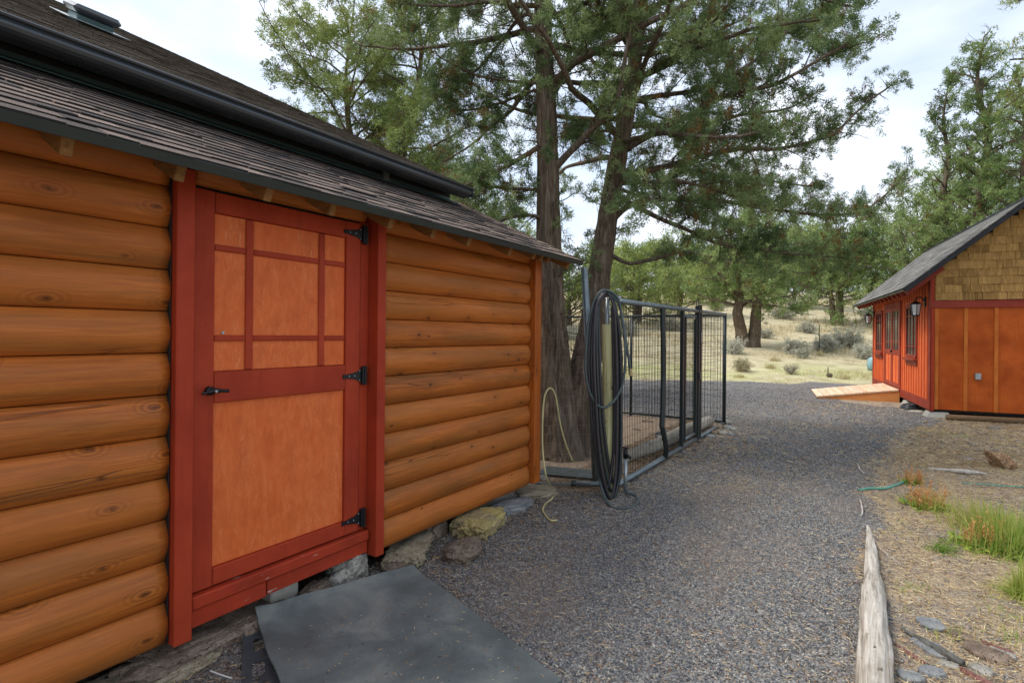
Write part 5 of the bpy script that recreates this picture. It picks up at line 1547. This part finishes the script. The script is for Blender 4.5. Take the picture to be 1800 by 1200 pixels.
# ---- the big double juniper beside the kennel
rng = np.random.default_rng(11)
def near_tree():
    T = Tree(); limbs = []
    def W(l): return [at(x, y, d) for x, y, d in l]
    A = W([(984, 822, 6.35), (982, 790, 6.4), (977, 700, 6.45), (969, 560, 6.5), (965, 420, 6.5), (962, 250, 6.55), (957, 90, 6.6), (950, -80, 6.7), (944, -260, 6.9), (940, -430, 7.1)])
    B = W([(1008, 815, 6.55), (1012, 780, 6.6), (1022, 690, 6.6), (1040, 580, 6.7), (1058, 450, 6.85), (1075, 340, 7.0), (1098, 215, 7.1), (1116, 110, 7.2), (1128, -30, 7.3), (1140, -230, 7.5)])
    ta = trunk_mesh(A, [.93 * q for q in [.32, .225, .168, .146, .128, .114, .102, .09, .07, .03]], 56, 1)
    tb = trunk_mesh(B, [.28, .20, .145, .128, .116, .104, .09, .075, .055, .02], 50, 2)
    def limb(pts, r0, r1=.012, L2=.75, den=.062, start=.15, density=1.0, **k):
        P = spline(W(pts), 6)
        P = P + .035 * np.stack([fbm(P * 2.5, 100 + len(limbs), 2), fbm(P * 2.5, 140 + len(limbs), 2), fbm(P * 2.5, 180 + len(limbs), 2)], 1) * np.linspace(0, 1, len(P))[:, None]
        limbs.append((P, r0 * .85 + (r1 - r0 * .85) * np.linspace(0, 1, len(P)) ** .8))
        branch_fill(T, P, r0, L2, den, start=start, density=density, r_t=.0035, **k)
    # right of trunk A
    limb([(974, 298, 6.5), (1000, 268, 6.4), (1040, 228, 6.2), (1075, 190, 6.0), (1092, 150, 5.9), (1100, 100, 5.8), (1112, 40, 5.7), (1130, -30, 5.6)], .062)
    limb([(972, 165, 6.55), (1000, 120, 6.4), (1030, 65, 6.3), (1062, 5, 6.2), (1100, -60, 6.1)], .045)
    limb([(972, 30, 6.6), (1030, 5, 6.3), (1100, -40, 6.0), (1190, -70, 5.8)], .045)
    # left of trunk A
    limb([(960, 250, 6.55), (932, 268, 6.4), (890, 292, 6.2), (845, 312, 6.1), (800, 330, 6.0), (765, 325, 5.9)], .042, L2=.7)
    limb([(960, 335, 6.5), (925, 333, 6.6), (880, 330, 6.7), (835, 322, 6.8), (800, 318, 6.9)], .028, L2=.65)
    limb([(965, 385, 6.5), (925, 378, 6.35), (885, 385, 6.2), (860, 395, 6.1)], .032, L2=.45)
    limb([(955, 45, 6.6), (925, 25, 6.7), (890, 60, 6.8), (850, 110, 6.9), (812, 140, 7.0), (770, 160, 7.0)], .036, L2=.85)
    limb([(952, 10, 6.6), (910, 10, 6.4), (850, 5, 6.2), (780, 12, 6.0), (715, 5, 5.9)], .04, L2=.75)
    limb([(958, 155, 6.6), (920, 165, 6.8), (880, 182, 7.0), (830, 192, 7.2), (790, 195, 7.3)], .026, L2=.8)
    limb([(948, -60, 6.7), (900, -70, 6.5), (820, -60, 6.3), (740, -30, 6.2)], .04, L2=.7)
    # trunk B to the right
    limb([(1100, 262, 7.05), (1135, 240, 6.9), (1170, 222, 6.8), (1220, 198, 6.6), (1262, 172, 6.4), (1310, 158, 6.2), (1355, 150, 6.1), (1400, 128, 6.0), (1450, 100, 5.9), (1510, 64, 5.9)], .060)
    limb([(1092, 315, 7.0), (1130, 302, 7.1), (1190, 288, 7.3), (1245, 272, 7.5), (1300, 262, 7.6), (1360, 262, 7.7), (1420, 252, 7.8), (1470, 230, 7.9), (1527, 178, 8.0), (1570, 150, 8.1)], .062)
    limb([(1096, 322, 7.0), (1140, 320, 6.8), (1190, 318, 6.6), (1240, 330, 6.4), (1290, 345, 6.3), (1330, 362, 6.2)], .040, L2=.6)
    limb([(1070, 392, 6.95), (1110, 360, 7.3), (1170, 350, 7.7), (1240, 352, 8.1), (1310, 360, 8.5), (1390, 372, 8.8), (1450, 378, 9.0), (1512, 372, 9.2), (1560, 340, 9.4), (1598, 298, 9.5)], .055)
    limb([(1062, 440, 6.9), (1100, 462, 6.7), (1140, 458, 6.5), (1180, 447, 6.3), (1215, 440, 6.2)], .036, .015, L2=.35, start=.55)
    limb([(1086, 345, 7.0), (1150, 380, 6.9), (1210, 405, 6.8), (1270, 430, 6.8), (1340, 440, 6.9), (1410, 447, 7.0), (1493, 452, 7.1)], .042, L2=.55, start=.25)
    limb([(1110, 150, 7.15), (1150, 120, 7.0), (1195, 90, 6.8), (1240, 50, 6.6), (1290, 0, 6.4), (1330, -40, 6.3)], .048)
    limb([(1106, 180, 7.1), (1160, 168, 7.3), (1225, 158, 7.5), (1290, 130, 7.7), (1350, 90, 7.9), (1400, 40, 8.0), (1450, 10, 8.1), (1490, -5, 8.1)], .050)
    limb([(1124, 20, 7.3), (1180, 0, 7.2), (1250, -20, 7.1), (1340, -20, 7.1), (1430, -5, 7.1), (1500, 10, 7.2)], .045)
    limb([(1118, 80, 7.25), (1170, 60, 7.6), (1240, 70, 8.0), (1330, 60, 8.4), (1420, 60, 8.8), (1500, 90, 9.0)], .045)
    limb([(1090, 240, 7.1), (1060, 230, 7.4), (1020, 240, 7.7), (990, 215, 7.9)], .03, L2=.6)
    limb([(1095, 250, 7.05), (1160, 235, 6.2), (1230, 240, 5.6), (1300, 240, 5.3), (1360, 220, 5.2)], .045, L2=.6, start=.3)
    limb([(1085, 330, 7.0), (1110, 340, 6.3), (1140, 350, 5.9), (1180, 385, 5.6)], .034, L2=.5, start=.3)
    limb([(1118, 60, 7.25), (1080, 30, 7.5), (1040, 40, 7.8), (1000, 60, 8.0)], .03, L2=.6)
    limb([(1097, 300, 7.0), (1150, 330, 7.8), (1200, 300, 8.6), (1280, 310, 9.2), (1370, 320, 9.6), (1440, 330, 9.8)], .05, L2=.8, start=.2)
    # small shoots on the trunks
    for _ in range(85):
        Q = (ta if rng.random() < .6 else tb)[2]; i = int(len(Q) * rng.uniform(.38, .8))
        th = rng.uniform(0, 6.28); d = np.array([math.cos(th), math.sin(th), .3])
        P = wander(Q[i] + d * .12, d, rng.uniform(.25, .6), 5, .25); T.tw(P, .007, .003)
        for k in range(2, 6): T.sprig(P[k], unit(P[k] - P[k - 1]))
    # limbs above, behind and in front of the frame
    for j, (Q, off, r0) in enumerate(((ta[2], 0, .05), (tb[2], 2.1, .05))):
        for i in range(20):
            f = .62 + .36 * i / 20; q = Q[int(len(Q) * f)]
            az = off + i * 2.4; d = np.array([math.cos(az), math.sin(az), .25])
            L = 2.6 * (1 - f) / .38 + .8
            P = wander(q, d, L, 14, .10, grav=.05, lift=.3); limbs.append((P, r0 * (1.25 - f) * 1.6 * np.linspace(1, .2, len(P))))
            branch_fill(T, P, .04, .8, .26, start=.2, r_t=.005, density=.8)
    # dead bare twigs low on the trunk
    for _ in range(34):
        Q = (ta if rng.random() < .7 else tb)[2]; i = int(len(Q) * rng.uniform(.26, .42))
        th = rng.uniform(-2.6, 1.2); d = np.array([math.cos(th), math.sin(th), rng.uniform(-.3, .4)])
        P = wander(Q[i] + d * .12, d, rng.uniform(.3, .8), 7, .35); T.tw(P, .006, .002)
        for k in (3, 5): T.tw(wander(P[k], d + rng.normal(0, .6, 3), .2, 4, .3), .003, .001, 3)
    cam_p = np.array([0, 0, CAM_H])
    fol = foliage(T, 66, .038, .0098, .135, spread=1.1, tonefield=.5, brown=.08, gaps=1.5, gthr=-.42, cut=lambda P: np.linalg.norm(P - cam_p, axis=1) > 3.4)
    print('near sprigs', len(T.sp), 'tris', len(fol[1]), 'twigs', len(T.twig))
    return build_tree('juniper_tree', 'big double trunked juniper growing inside the kennel behind the log wall corner', (-3.05, 5.75, 0), [ta[:2], tb[:2]], limbs, T, fol, F_NEAR, BARKR)
near_tree()

def generic_tree(name, label, base, H, spread, mat, seed, stems=1, lean=(0, 0), crown0=.2, n_l=40, M_=26, fl=.09, fw_=.02, ext=.26, L2=.9, den=.30, r0=.25, shape='round', group='junipers beyond the gravel', step=.22, elev=.3, bark=BARK, density=1.0, az0=None, stem_split=.12, limbpart=True, brown=.03, gaps=.8):
    global rng
    rng = np.random.default_rng(seed)
    base = np.array(base, float); T = Tree(); trunks, limbs = [], []
    for s_ in range(stems):
        a = seed + s_ * 6.28 / max(stems, 1)
        if stems == 2: a = YAW + s_ * math.pi
        o = np.array([math.cos(a), math.sin(a), 0]) * (stem_split * r0 * 4 if stems > 1 else 0)
        h = H * (1 if s_ == 0 else rng.uniform(.75, .95))
        n = 7
        P = [base + o * .75 + np.array([0, 0, -.15])]
        for i in range(1, n + 1):
            t = i / n
            P.append(base + o * (1 + t * (2.2 if stems > 1 else 0)) + np.array([lean[0] * t, lean[1] * t, h * t]) + np.array([*rng.normal(0, .012 * h, 2), 0]) * (t > .15))
        r = r0 * (np.linspace(1, .06, n + 1) ** .9); r[0] *= 1.25
        V, F, Q = trunk_mesh(P, r, 28, seed + s_, .12, max(.1, H * .02)); trunks.append((V, F))
        for i in range(n_l // stems):
            t = crown0 + (1 - crown0) * (i + rng.random() * .8) / (n_l / stems) * .985
            q = Q[min(int(len(Q) * t), len(Q) - 1)]
            az = i * 2.4 + rng.normal(0, .3) + s_ * 1.1
            tt = (t - crown0) / (1 - crown0)
            if shape == 'round': L = spread * (math.sqrt(max(.05, 1 - (tt * 1.35 - .4) ** 2))) * rng.uniform(.7, 1.12)
            elif shape == 'full': L = spread * (.85 if tt > .8 else 1) * rng.uniform(.45, 1.08)
            elif shape == 'cone': L = spread * (1.02 - .86 * tt) * rng.uniform(.6, 1.15) * (1 if tt > .08 else .7)
            else: L = spread * (1 - tt * .55) * rng.uniform(.65, 1.15)
            if stems > 1: 
                d0 = unit(o + 1e-6); 
            el = elev + .55 * tt
            d = np.array([math.cos(az), math.sin(az), el])
            P2 = wander(q, d, L, 9, .13, grav=.06, lift=.28)
            rr = np.linspace(r0 * .26 * (1.1 - .7 * tt), r0 * .035, len(P2))
            if limbpart and i < 14: limbs.append((P2, rr))
            else: T.tw(P2, rr[0], rr[-1], 5)
            branch_fill(T, P2, rr[0], L2 * (1.1 - .5 * tt), den, start=.22, r_t=max(.006, fw_ * .3), sprig_step=step, density=density, flat_=.8)
        for k in range(5): T.sprig(Q[-1] - np.array([0, 0, .12 * k]), np.array([0, 0, 1.0]))
    fol = foliage(T, M_, fl, fw_, ext, spread=1.0, tonefield=.35, brown=brown, gaps=gaps, gthr=-.26)
    print(label[:40], 'sprigs', len(T.sp), 'tris', len(fol[1]))
    return build_tree(name, label, base, trunks, limbs, T, fol, mat, bark, group, 6)
def gpos(px, d):
    """ground point in the direction of a pixel column at a distance"""
    r = _ray(px, 586); p = r * d
    return (p[0], p[1], tz(p[0], p[1]))
# tree behind the house roof (left)
generic_tree('juniper_tree', 'broad yellow green juniper rising behind the dark house roof', gpos(672, 13.5), 10.2, 3.4, F_YEL, 21, stems=2, crown0=.14, gaps=1.1, shape='full', n_l=120, M_=34, fl=.072, fw_=.021, ext=.24, L2=1.05, den=.17, r0=.20, group='big junipers near the buildings', step=.19, stem_split=.35)
generic_tree('juniper_tree', 'juniper with thin upright tops behind the roof at the far left', gpos(118, 13.0), 8.45, 1.5, F_YEL, 22, crown0=.3, n_l=30, M_=22, fl=.085, fw_=.018, ext=.22, L2=.7, den=.3, r0=.16, shape='cone', group='big junipers near the buildings', step=.22)
# mid distance twin trunk tree
generic_tree('juniper_tree', 'twin trunked juniper standing alone in the meadow beyond the kennel', gpos(1315, 26), 6.3, 3.1, F_OLIVE, 23, stems=2, crown0=.32, n_l=66, M_=26, fl=.12, fw_=.036, ext=.34, L2=1.2, den=.33, r0=.30, group='big junipers near the buildings', step=.32, bark=BARKR, stem_split=.22)
generic_tree('juniper_tree', 'multi stemmed juniper on the slope left of the small shed', gpos(1472, 38), 7.0, 4.0, F_OLIVE, 24, stems=3, crown0=.22, n_l=60, M_=22, fl=.18, fw_=.055, ext=.5, L2=1.6, den=.46, r0=.22, step=.45, stem_split=.25)
# tall ones behind the shed
generic_tree('juniper_tree', 'tall pointed juniper behind the small shed, its top at the upper right', gpos(1716, 21), 12.8, 3.0, F_OLIVE, 25, crown0=.12, n_l=90, M_=26, fl=.10, fw_=.030, ext=.28, L2=1.1, den=.28, r0=.30, shape='cone', step=.28, group='big junipers near the buildings', brown=.02)
generic_tree('juniper_tree', 'slender juniper with second pointed top left of the tallest one', gpos(1655, 22), 11.6, 2.2, F_OLIVE, 26, crown0=.12, n_l=64, M_=26, fl=.10, fw_=.030, ext=.28, L2=.9, den=.30, r0=.22, shape='cone', step=.3, group='big junipers near the buildings')
generic_tree('juniper_tree', 'juniper cut by the right edge behind the shed ridge', gpos(1800, 19), 10.6, 2.4, F_OLIVE, 27, crown0=.2, n_l=60, M_=26, fl=.10, fw_=.028, ext=.26, L2=.9, den=.28, r0=.25, shape='cone', step=.28, group='big junipers near the buildings')
# hillside background
bgt = [(1000, 34, 478, 3.2, F_YEL, 'yellow green juniper seen between the two near trunks'),
       (1120, 36, 448, 3.6, F_YEL, 'pale yellow green juniper above the kennel top rail, nearest the hose post'),
       (1195, 42, 440, 4.0, F_YEL, 'yellow green juniper above the kennel gate'),
       (1250, 55, 462, 4.0, F_YEL, 'distant juniper just left of the twin trunked one'),
       (1395, 52, 410, 4.5, F_OLIVE, 'distant juniper between the twin trunked one and the multi stemmed one'),
       (1545, 45, 395, 4.6, F_OLIVE, 'dense juniper on the slope just left of the shed roof edge'),
       (1610, 34, 345, 4.0, F_OLIVE, 'juniper rising over the eave end of the shed roof'),
       (880, 30, 400, 3.6, F_YEL, 'juniper seen over the far end of the lean-to roof'),
       (800, 26, 300, 3.8, F_OLIVE, 'darker juniper behind the broad one at the roof'),
       (1440, 70, 425, 5.0, F_OLIVE, 'farthest juniper on the hill crest'),
       (1690, 32, 310, 4.0, F_OLIVE, 'bushy juniper low behind the shed roof'),
       (1330, 75, 440, 5.0, F_YEL, 'hill crest juniper behind the twin trunked one'),
       (1080, 62, 455, 5.0, F_OLIVE, 'hill crest juniper behind the pale ones at the kennel')]
for i, (px, d, H_, sp_, mt, lab) in enumerate(bgt):
    k = d / 36
    H_ = (586 - H_) * d / 940 + 1.46 - gpos(px, d)[2]
    generic_tree('juniper_tree', lab, gpos(px, d), H_, sp_, mt, 40 + i, stems=1 + (i % 2), crown0=.10, n_l=40, M_=13, fl=.22 * k, fw_=.062 * k, ext=.55 * k, L2=1.8, den=.50 * k, r0=.20, step=.5 * k, limbpart=False, brown=.0)

# overhanging branch of a juniper at the upper right, its trunk stands outside the frame
def right_tree():
    global rng
    rng = np.random.default_rng(77)
    T = Tree(); limbs = []
    base = np.array([4.9, 8.2, 0.0])
    P = [base + np.array([0, 0, -.1]), base + np.array([-.05, .05, 1.5]), base + np.array([.05, 0, 3.2]), base + np.array([0, .1, 5]), base + np.array([.1, 0, 7]), base + np.array([0, 0, 9])]
    V, F, Q = trunk_mesh(P, [.34, .26, .22, .18, .12, .03], 40, 9)
    def limb(a, pts, r0):
        P = spline([Q[int(len(Q) * a)]] + [at(*p) for p in pts], 6); limbs.append((P, np.linspace(r0, .012, len(P))))
        branch_fill(T, P, r0, .6, .16, start=.3, r_t=.004)
    limb(.50, [(1960, 120, 8.2), (1880, 130, 8.0), (1820, 150, 7.9), (1765, 190, 7.8)], .06)
    limb(.55, [(1960, 70, 8.3), (1890, 80, 8.4), (1830, 100, 8.4), (1775, 105, 8.4)], .05)
    limb(.62, [(1960, -20, 8.4), (1880, -15, 8.4), (1815, -5, 8.4), (1790, 2, 8.4)], .05)
    limb(.45, [(1980, 200, 8.4), (1900, 200, 8.5), (1830, 205, 8.6)], .045)
    for i in range(34):
        f = .3 + .68 * i / 34; q = Q[int(len(Q) * f)]; az = i * 2.4
        d = np.array([math.cos(az), math.sin(az), .3])
        if d[0] < -.3 and f < .8: continue
        P = wander(q, d, 2.8 * (1.15 - f), 9, .12, lift=.25); T.tw(P, .05 * (1.2 - f), .01, 5)
        branch_fill(T, P, .04, .8, .3, start=.2, r_t=.005, density=.7)
    fol = foliage(T, 30, .06, .0125, .18, brown=.04)
    build_tree('juniper_tree', 'juniper whose olive branches hang into the upper right corner', base, [(V, F)], limbs, T, fol, F_YEL, BARKR, 'big junipers near the buildings')
right_tree()

# ================================================================ SHRUBS, TUFTS, WEEDS
rng = np.random.default_rng(5)
SAGE = leafmat('sagebrush_leaf', [(0, hexc(150, 148, 130)), (.5, hexc(188, 188, 170)), (1, hexc(216, 214, 198))], .8, .15)
SAGEW = flat('sagebrush_twig', hexc(140, 128, 110), .9)
def shrub(px, d, w_, h, label, leafy=1.0, n=36, group='sagebrush on the meadow', name='sagebrush', mat=SAGE, py=None):
    b = np.array(gpos(px, d)); t = thing(name, label, 'shrub', tuple(b), 0, group)
    T = []; P0, D0 = [], []
    for i in range(n):
        th = rng.uniform(0, 6.28); tl = rng.uniform(.1, 1.15)
        dd = np.array([math.cos(th) * math.sin(tl) * w_ / h, math.sin(th) * math.sin(tl) * w_ / h, math.cos(tl) * 1.0 + .1])
        L = h * rng.uniform(.6, 1.05)
        P = wander(b, unit(dd), L * (.7 + .5 * abs(math.sin(tl)) * w_ / h * .6), 5, .22); T.append((P, np.linspace(.016, .005, 6) * d / 30 * 1.2, 3))
        for k in range(2, 6):
            for _ in range(3):
                q = wander(P[k], unit(P[k] - P[k - 1] + rng.normal(0, .7, 3)), L * .22, 2, .3); T.append((q, np.linspace(.007, .003, 3) * d / 30, 3))
                P0.append(q[-1]); D0.append(unit(q[-1] - q[0]))
    V, F = tubes_mesh(T); part('twigs', V, F, SAGEW, t, kind='stuff')
    TT = Tree(); TT.sp = P0; TT.sd = D0
    if leafy > 0:
        V, F, tone = foliage(TT, max(2, int(16 * leafy)), h * .10, h * .022, h * .18, spread=1.2, up=.5, brown=0)
        part('leaves', V, F, mat, t, attr={'tone': tone})
    return t
sl = [(1290, 23.5, .9, .75, 'grey sagebrush left of the twin trunked juniper', 1.0), (1395, 24, .8, .75, 'rounded grey sagebrush right of the twin trunked juniper', 1.0), (1412, 22.5, .7, .5, 'low pale sagebrush in front of the rounded one', .8),
      (1450, 25, 1.0, .8, 'pale sagebrush around the steel fence stake', 1.0), (1490, 26, 1.3, 1.1, 'largest grey sagebrush near the shed corner', .8), (1522, 22.5, .9, .7, 'sagebrush touching the shed corner from the left', 1.0),
      (1375, 40, 1.4, 1.0, 'dark sagebrush up the slope right of the twin trunks', .9), (1400, 45, 1.6, 1.1, 'sagebrush higher on the slope', .9), (1260, 48, 1.8, 1.0, 'wide dark sagebrush patch left of the twin trunks', 1.0), (1420, 33, 1.0, .8, 'sagebrush behind the fence stake', .8), (1345, 30, .8, .6, 'small sagebrush just right of the twin trunk base', .8),
      (1100, 30, 1.2, .9, 'sagebrush seen through the kennel panel near the hoses', 1.0), (1180, 33, 1.3, .9, 'sagebrush seen through the kennel gate', 1.0), (1010, 28, 1.0, .8, 'sagebrush seen between the near trunks', 1.0), (1530, 40, 1.3, 1.0, 'sagebrush on the slope under the shed eave', .9)]
for a in sl: shrub(a[0], a[1], a[2], a[3], a[4], a[5])
shrub(1392, 18.2, .42, .42, 'small bare twiggy shrub on the green strip', .12, 34, 'shrubs on the green strip', 'shrub')
shrub(1306, 18.8, .40, .55, 'pale feathery shrub left of the bare twiggy one', .8, 30, 'shrubs on the green strip', 'shrub', leafmat('pale_shrub', [(0, hexc(160, 150, 118)), (1, hexc(200, 194, 160))], .8, .2))
def tuft(b, n, L0, L1, W, spread, mat, label, cat='grass', name='grass_tuft', group=None, bend=.25, tone=(.5, .2), r=.03, lean=(0, 0)):
    b = np.array(b, float)
    th = rng.uniform(0, 6.283, n); tl = np.abs(rng.normal(0, spread, n))
    D = np.stack([np.cos(th) * np.sin(tl) + lean[0], np.sin(th) * np.sin(tl) + lean[1], np.cos(tl)], 1); D /= np.linalg.norm(D, axis=1)[:, None]
    P = b + np.stack([rng.normal(0, r, n), rng.normal(0, r, n), np.zeros(n)], 1)
    L = rng.uniform(L0, L1, n)
    # each blade bends over: three segments
    side = np.cross(D, np.array([0, 0, 1.0]) + rng.normal(0, .3, (n, 3))); side /= np.linalg.norm(side, axis=1)[:, None] + 1e-9
    rings = []
    for k, f in enumerate((0, .35, .7, 1)):
        c = P + D * (L * f)[:, None]; c[:, 2] -= bend * L * f ** 2 * np.sin(tl) * 1.6; c[:, 2] = np.maximum(c[:, 2], b[2] + .002)
        wv = W * (1, .85, .55, .08)[k] * .5
        rings += [c - side * wv, c + side * wv]
    V = np.stack(rings, 1).reshape(-1, 3); k = np.arange(n)[:, None] * 8
    F = np.concatenate([k + np.array([[2 * i, 2 * i + 1, 2 * i + 3, 2 * i + 2]]) for i in range(3)])
    T = np.repeat(np.clip(rng.normal(tone[0], tone[1], n), 0, 1), 8)
    return V, F, T
GRASS = leafmat('green_grass_blade', [(0, hexc(208, 188, 128)), (.25, hexc(192, 190, 104)), (.5, hexc(152, 172, 76)), (1, hexc(108, 150, 62))], .55, .35)
REDW = leafmat('red_weed_stem', [(0, hexc(200, 132, 84)), (.5, hexc(212, 160, 102)), (1, hexc(218, 190, 128))], .7, .3)
LEAF = leafmat('broad_weed_leaf', [(0, hexc(96, 140, 56)), (.5, hexc(140, 170, 66)), (1, hexc(182, 184, 86))], .5, .3)
def gz(px, py):
    p = on(px, py, 0); return np.array([p[0], p[1], tz(p[0], p[1])])
def weed(px, py, R__, H_, n_st, n_gr, label, group='red stemmed weeds'):
    b = gz(px, py); t = thing('weed', label, 'plant', tuple(b), 0, group)
    V, F, T_ = tuft(b, n_gr, .4 * H_, .95 * H_, .005, .55, GRASS, '', r=R__ * .5, tone=(.35, .25)); part('blades', V, F, GRASS, t, attr={'tone': T_}, kind='stuff')
    m, P0, tn = [], [], []
    for i in range(n_st):
        th = rng.uniform(0, 6.28); p = b + np.array([math.cos(th), math.sin(th), 0]) * R__ * math.sqrt(rng.random()) * .8
        P = wander(p, np.array([rng.normal(0, .28), rng.normal(0, .28), 1]), H_ * rng.uniform(.5, 1.1), 6, .09); m.append((P, np.linspace(.0022, .001, 7), 3))
        for k in range(2, 7):
            for _ in range(5): P0.append((P[k] + rng.normal(0, .004, 3), unit(np.array([rng.normal(0, .6), rng.normal(0, .6), .8]))))
    V, F = tubes_mesh(m); part('stems', V, F, REDW, t, attr={'tone': np.full(len(V), .1)}, kind='stuff')
    Pq, Dq = np.array([a for a, _ in P0]), np.array([d for _, d in P0])
    V, F = blades(Pq, Dq, rng.uniform(.012, .028, len(Pq)), np.full(len(Pq), .005)); part('seed_heads', V, F, REDW, t, attr={'tone': np.repeat(np.clip(rng.normal(.45, .3, len(Pq)), 0, 1), 5)}, kind='stuff')
    n = int(n_gr * .9); th = rng.uniform(0, 6.28, n); el = rng.uniform(.1, .8, n)
    D = np.stack([np.cos(th) * np.cos(el), np.sin(th) * np.cos(el), np.sin(el)], 1)
    P = b + np.stack([rng.normal(0, R__ * .45, n), rng.normal(0, R__ * .45, n), rng.uniform(0, .03, n)], 1)
    V, F = blades(P, D, rng.uniform(.04, .085, n), np.full(n, .02), .25); part('leaves', V, F, LEAF, t, attr={'tone': np.repeat(rng.random(n), 5)}, kind='stuff')
weed(1632, 893, .16, .21, 42, 240, 'weed clump with orange red stems over yellow green leaves')
weed(1604, 850, .10, .17, 22, 60, 'smaller weed clump just behind the orange red one')
weed(1728, 962, .18, .20, 40, 220, 'orange tinged weed at the left foot of the big grass clump')
b = gz(1775, 972)
V, F, T_ = tuft(b, 1500, .14, .38, .0042, .72, GRASS, '', r=.09, tone=(.55, .28), bend=.45); top('grass_clump', V, F, GRASS, 'big bright green grass clump at the right edge', 'grass', attr={'tone': T_}, base=b)
b = gz(1735, 930)
V, F, T_ = tuft(b, 800, .12, .32, .004, .55, GRASS, '', r=.11, tone=(.30, .2), bend=.3, lean=(-.3, -.2)); top('grass_clump', V, F, GRASS, 'yellowish grass leaning left behind the big green clump', 'grass', attr={'tone': T_}, base=b)
b = gz(1800, 1050)
V, F, T_ = tuft(b, 700, .12, .28, .003, .75, GRASS, '', r=.03, tone=(.42, .2), bend=.6); top('grass_clump', V, F, GRASS, 'fountain shaped fine grass clump lower at the right edge', 'grass', attr={'tone': T_}, base=b)
b = gz(1652, 968)
V, F, T_ = tuft(b, 160, .08, .16, .004, .9, GRASS, '', r=.035, tone=(.85, .15), bend=.5, lean=(.55, -.35)); top('grass_clump', V, F, GRASS, 'flattened bright green tuft on the bare soil', 'grass', attr={'tone': T_}, base=b)
for i, (px, py, lab) in enumerate(((1606, 1036, 'sparse small grass tuft between driftwood and corner stones'), (1672, 1118, 'few short green blades beside the dark branch'), (1770, 1085, 'yellowish short tuft below the fountain shaped clump'), (1692, 768, 'low green patch of grass before the brown pole'), (1770, 1122, 'tiny tuft above the pale flat stone'), (1455, 915, 'lone tuft') )):
    if i == 5: continue
    b = gz(px, py); V, F, T_ = tuft(b, 60, .03, .08, .003, .7, GRASS, '', r=.05, tone=(.5, .25), bend=.3); top('grass_tuft', V, F, GRASS, lab, 'grass', 'small tufts on the dry soil', attr={'tone': T_}, base=b)
# sparse grass over the dry soil on the right
def sparse():
    n = 14000
    P = np.stack([rng.uniform(-.1, 4.5, n), rng.uniform(1.8, 13.5, n)], 1)
    Q = np.column_stack([P, np.zeros(n)])
    k = (gravel_mask(P) < .35) & (rng.random(n) < np.clip(.12 + 1.5 * fbm(Q * 1.4, 55, 3), 0, 1)) & ~((P[:, 0] > .85) & (P[:, 1] > 12.2))
    P = P[k]; m = len(P); th = rng.uniform(0, 6.28, m); tl = np.abs(rng.normal(0, .6, m))
    D = np.stack([np.cos(th) * np.sin(tl), np.sin(th) * np.sin(tl), np.cos(tl)], 1)
    V, F = blades(np.column_stack([P, terrain(P[:, 0], P[:, 1])]), D, rng.uniform(.02, .07, m), rng.uniform(.002, .005, m), .2)
    o = obj('short_grass', fmesh('short_grass', V, F, GRASS, False, {'tone': np.repeat(np.clip(rng.normal(.22, .22, m), 0, 1), 5)}), kind='stuff'); tag(o, 'sparse short grass growing through the dry soil right of the gravel', 'grass')
sparse()
for i, (px, d, h, lab) in enumerate(((1355, 19.5, .22, 'straw tuft left of the bare twiggy shrub'), (1484, 17.2, .18, 'yellow tuft near the green strip edge toward the shed'), (1362, 21.5, .2, 'green tuft behind the straw tuft'), (1300, 17.3, .12, 'low straw tuft at the gravel edge'), (1440, 23.5, .3, 'golden tuft below the fence stake'))):
    b = gpos(px, d); V, F, T_ = tuft(b, 160, h * .6, h * 1.2, .012, .5, MEADOW, '', r=.10, tone=(.5, .2)); top('grass_tuft', V, F, MEADOW, lab, 'grass', 'tufts on the meadow', attr={'tone': T_}, base=np.array(b))
b = np.array(gpos(1440, 24)); V, F = tubef([b, b + np.array([0, 0, 1.35])], .018, 6); top('fence_stake', V, F, DARK, 'thin dark steel fence stake standing in the meadow', 'stake')
b = np.array(gpos(1459, 17.6)); V, F = rock(b + np.array([0, 0, .06]), (.09, .09, .10), 4, 2, .2, 0, .6); top('stump', V, F, BARKR, 'small cut stump on the green strip', 'stump', base=b)
b = np.array(gpos(1456, 17.9)); V, F = tubef([b, b + np.array([0, 0, .30])], .015, 6); top('sprinkler_stake', V, F, DARK, 'short dark stake just behind the small stump', 'stake')
b = np.array(gpos(1531, 19.3))
m = MB(); m.add(*tubef([b + np.array([.06, 0, z]) for z in (0, .03, .2, .42, .48)], [.12, .16, .18, .15, .06], 16)); top('water_barrel', m.V(), m.f, flat('pale_blue_plastic', hexc(140, 176, 180), .5), 'pale blue barrel half hidden behind the far shed corner', 'barrel', smooth=True)
# loose stones scattered inside the kennel and on the meadow edge
for i, (px, d, s, lab) in enumerate(((1140, 9.0, .10, 'brown stone on the kennel floor near the far panel'), (1150, 7.8, .07, 'small stone in the middle of the kennel'), (1120, 8.2, .06, 'stone on the kennel floor nearest the hoses'))):
    b = np.array(gpos(px, d)); V, F = rock(b, (s, s * .7, s * .4), 120 + i, 3, .25); top('stone', V, F, LAVA, lab, 'stone', None, True, base=b)
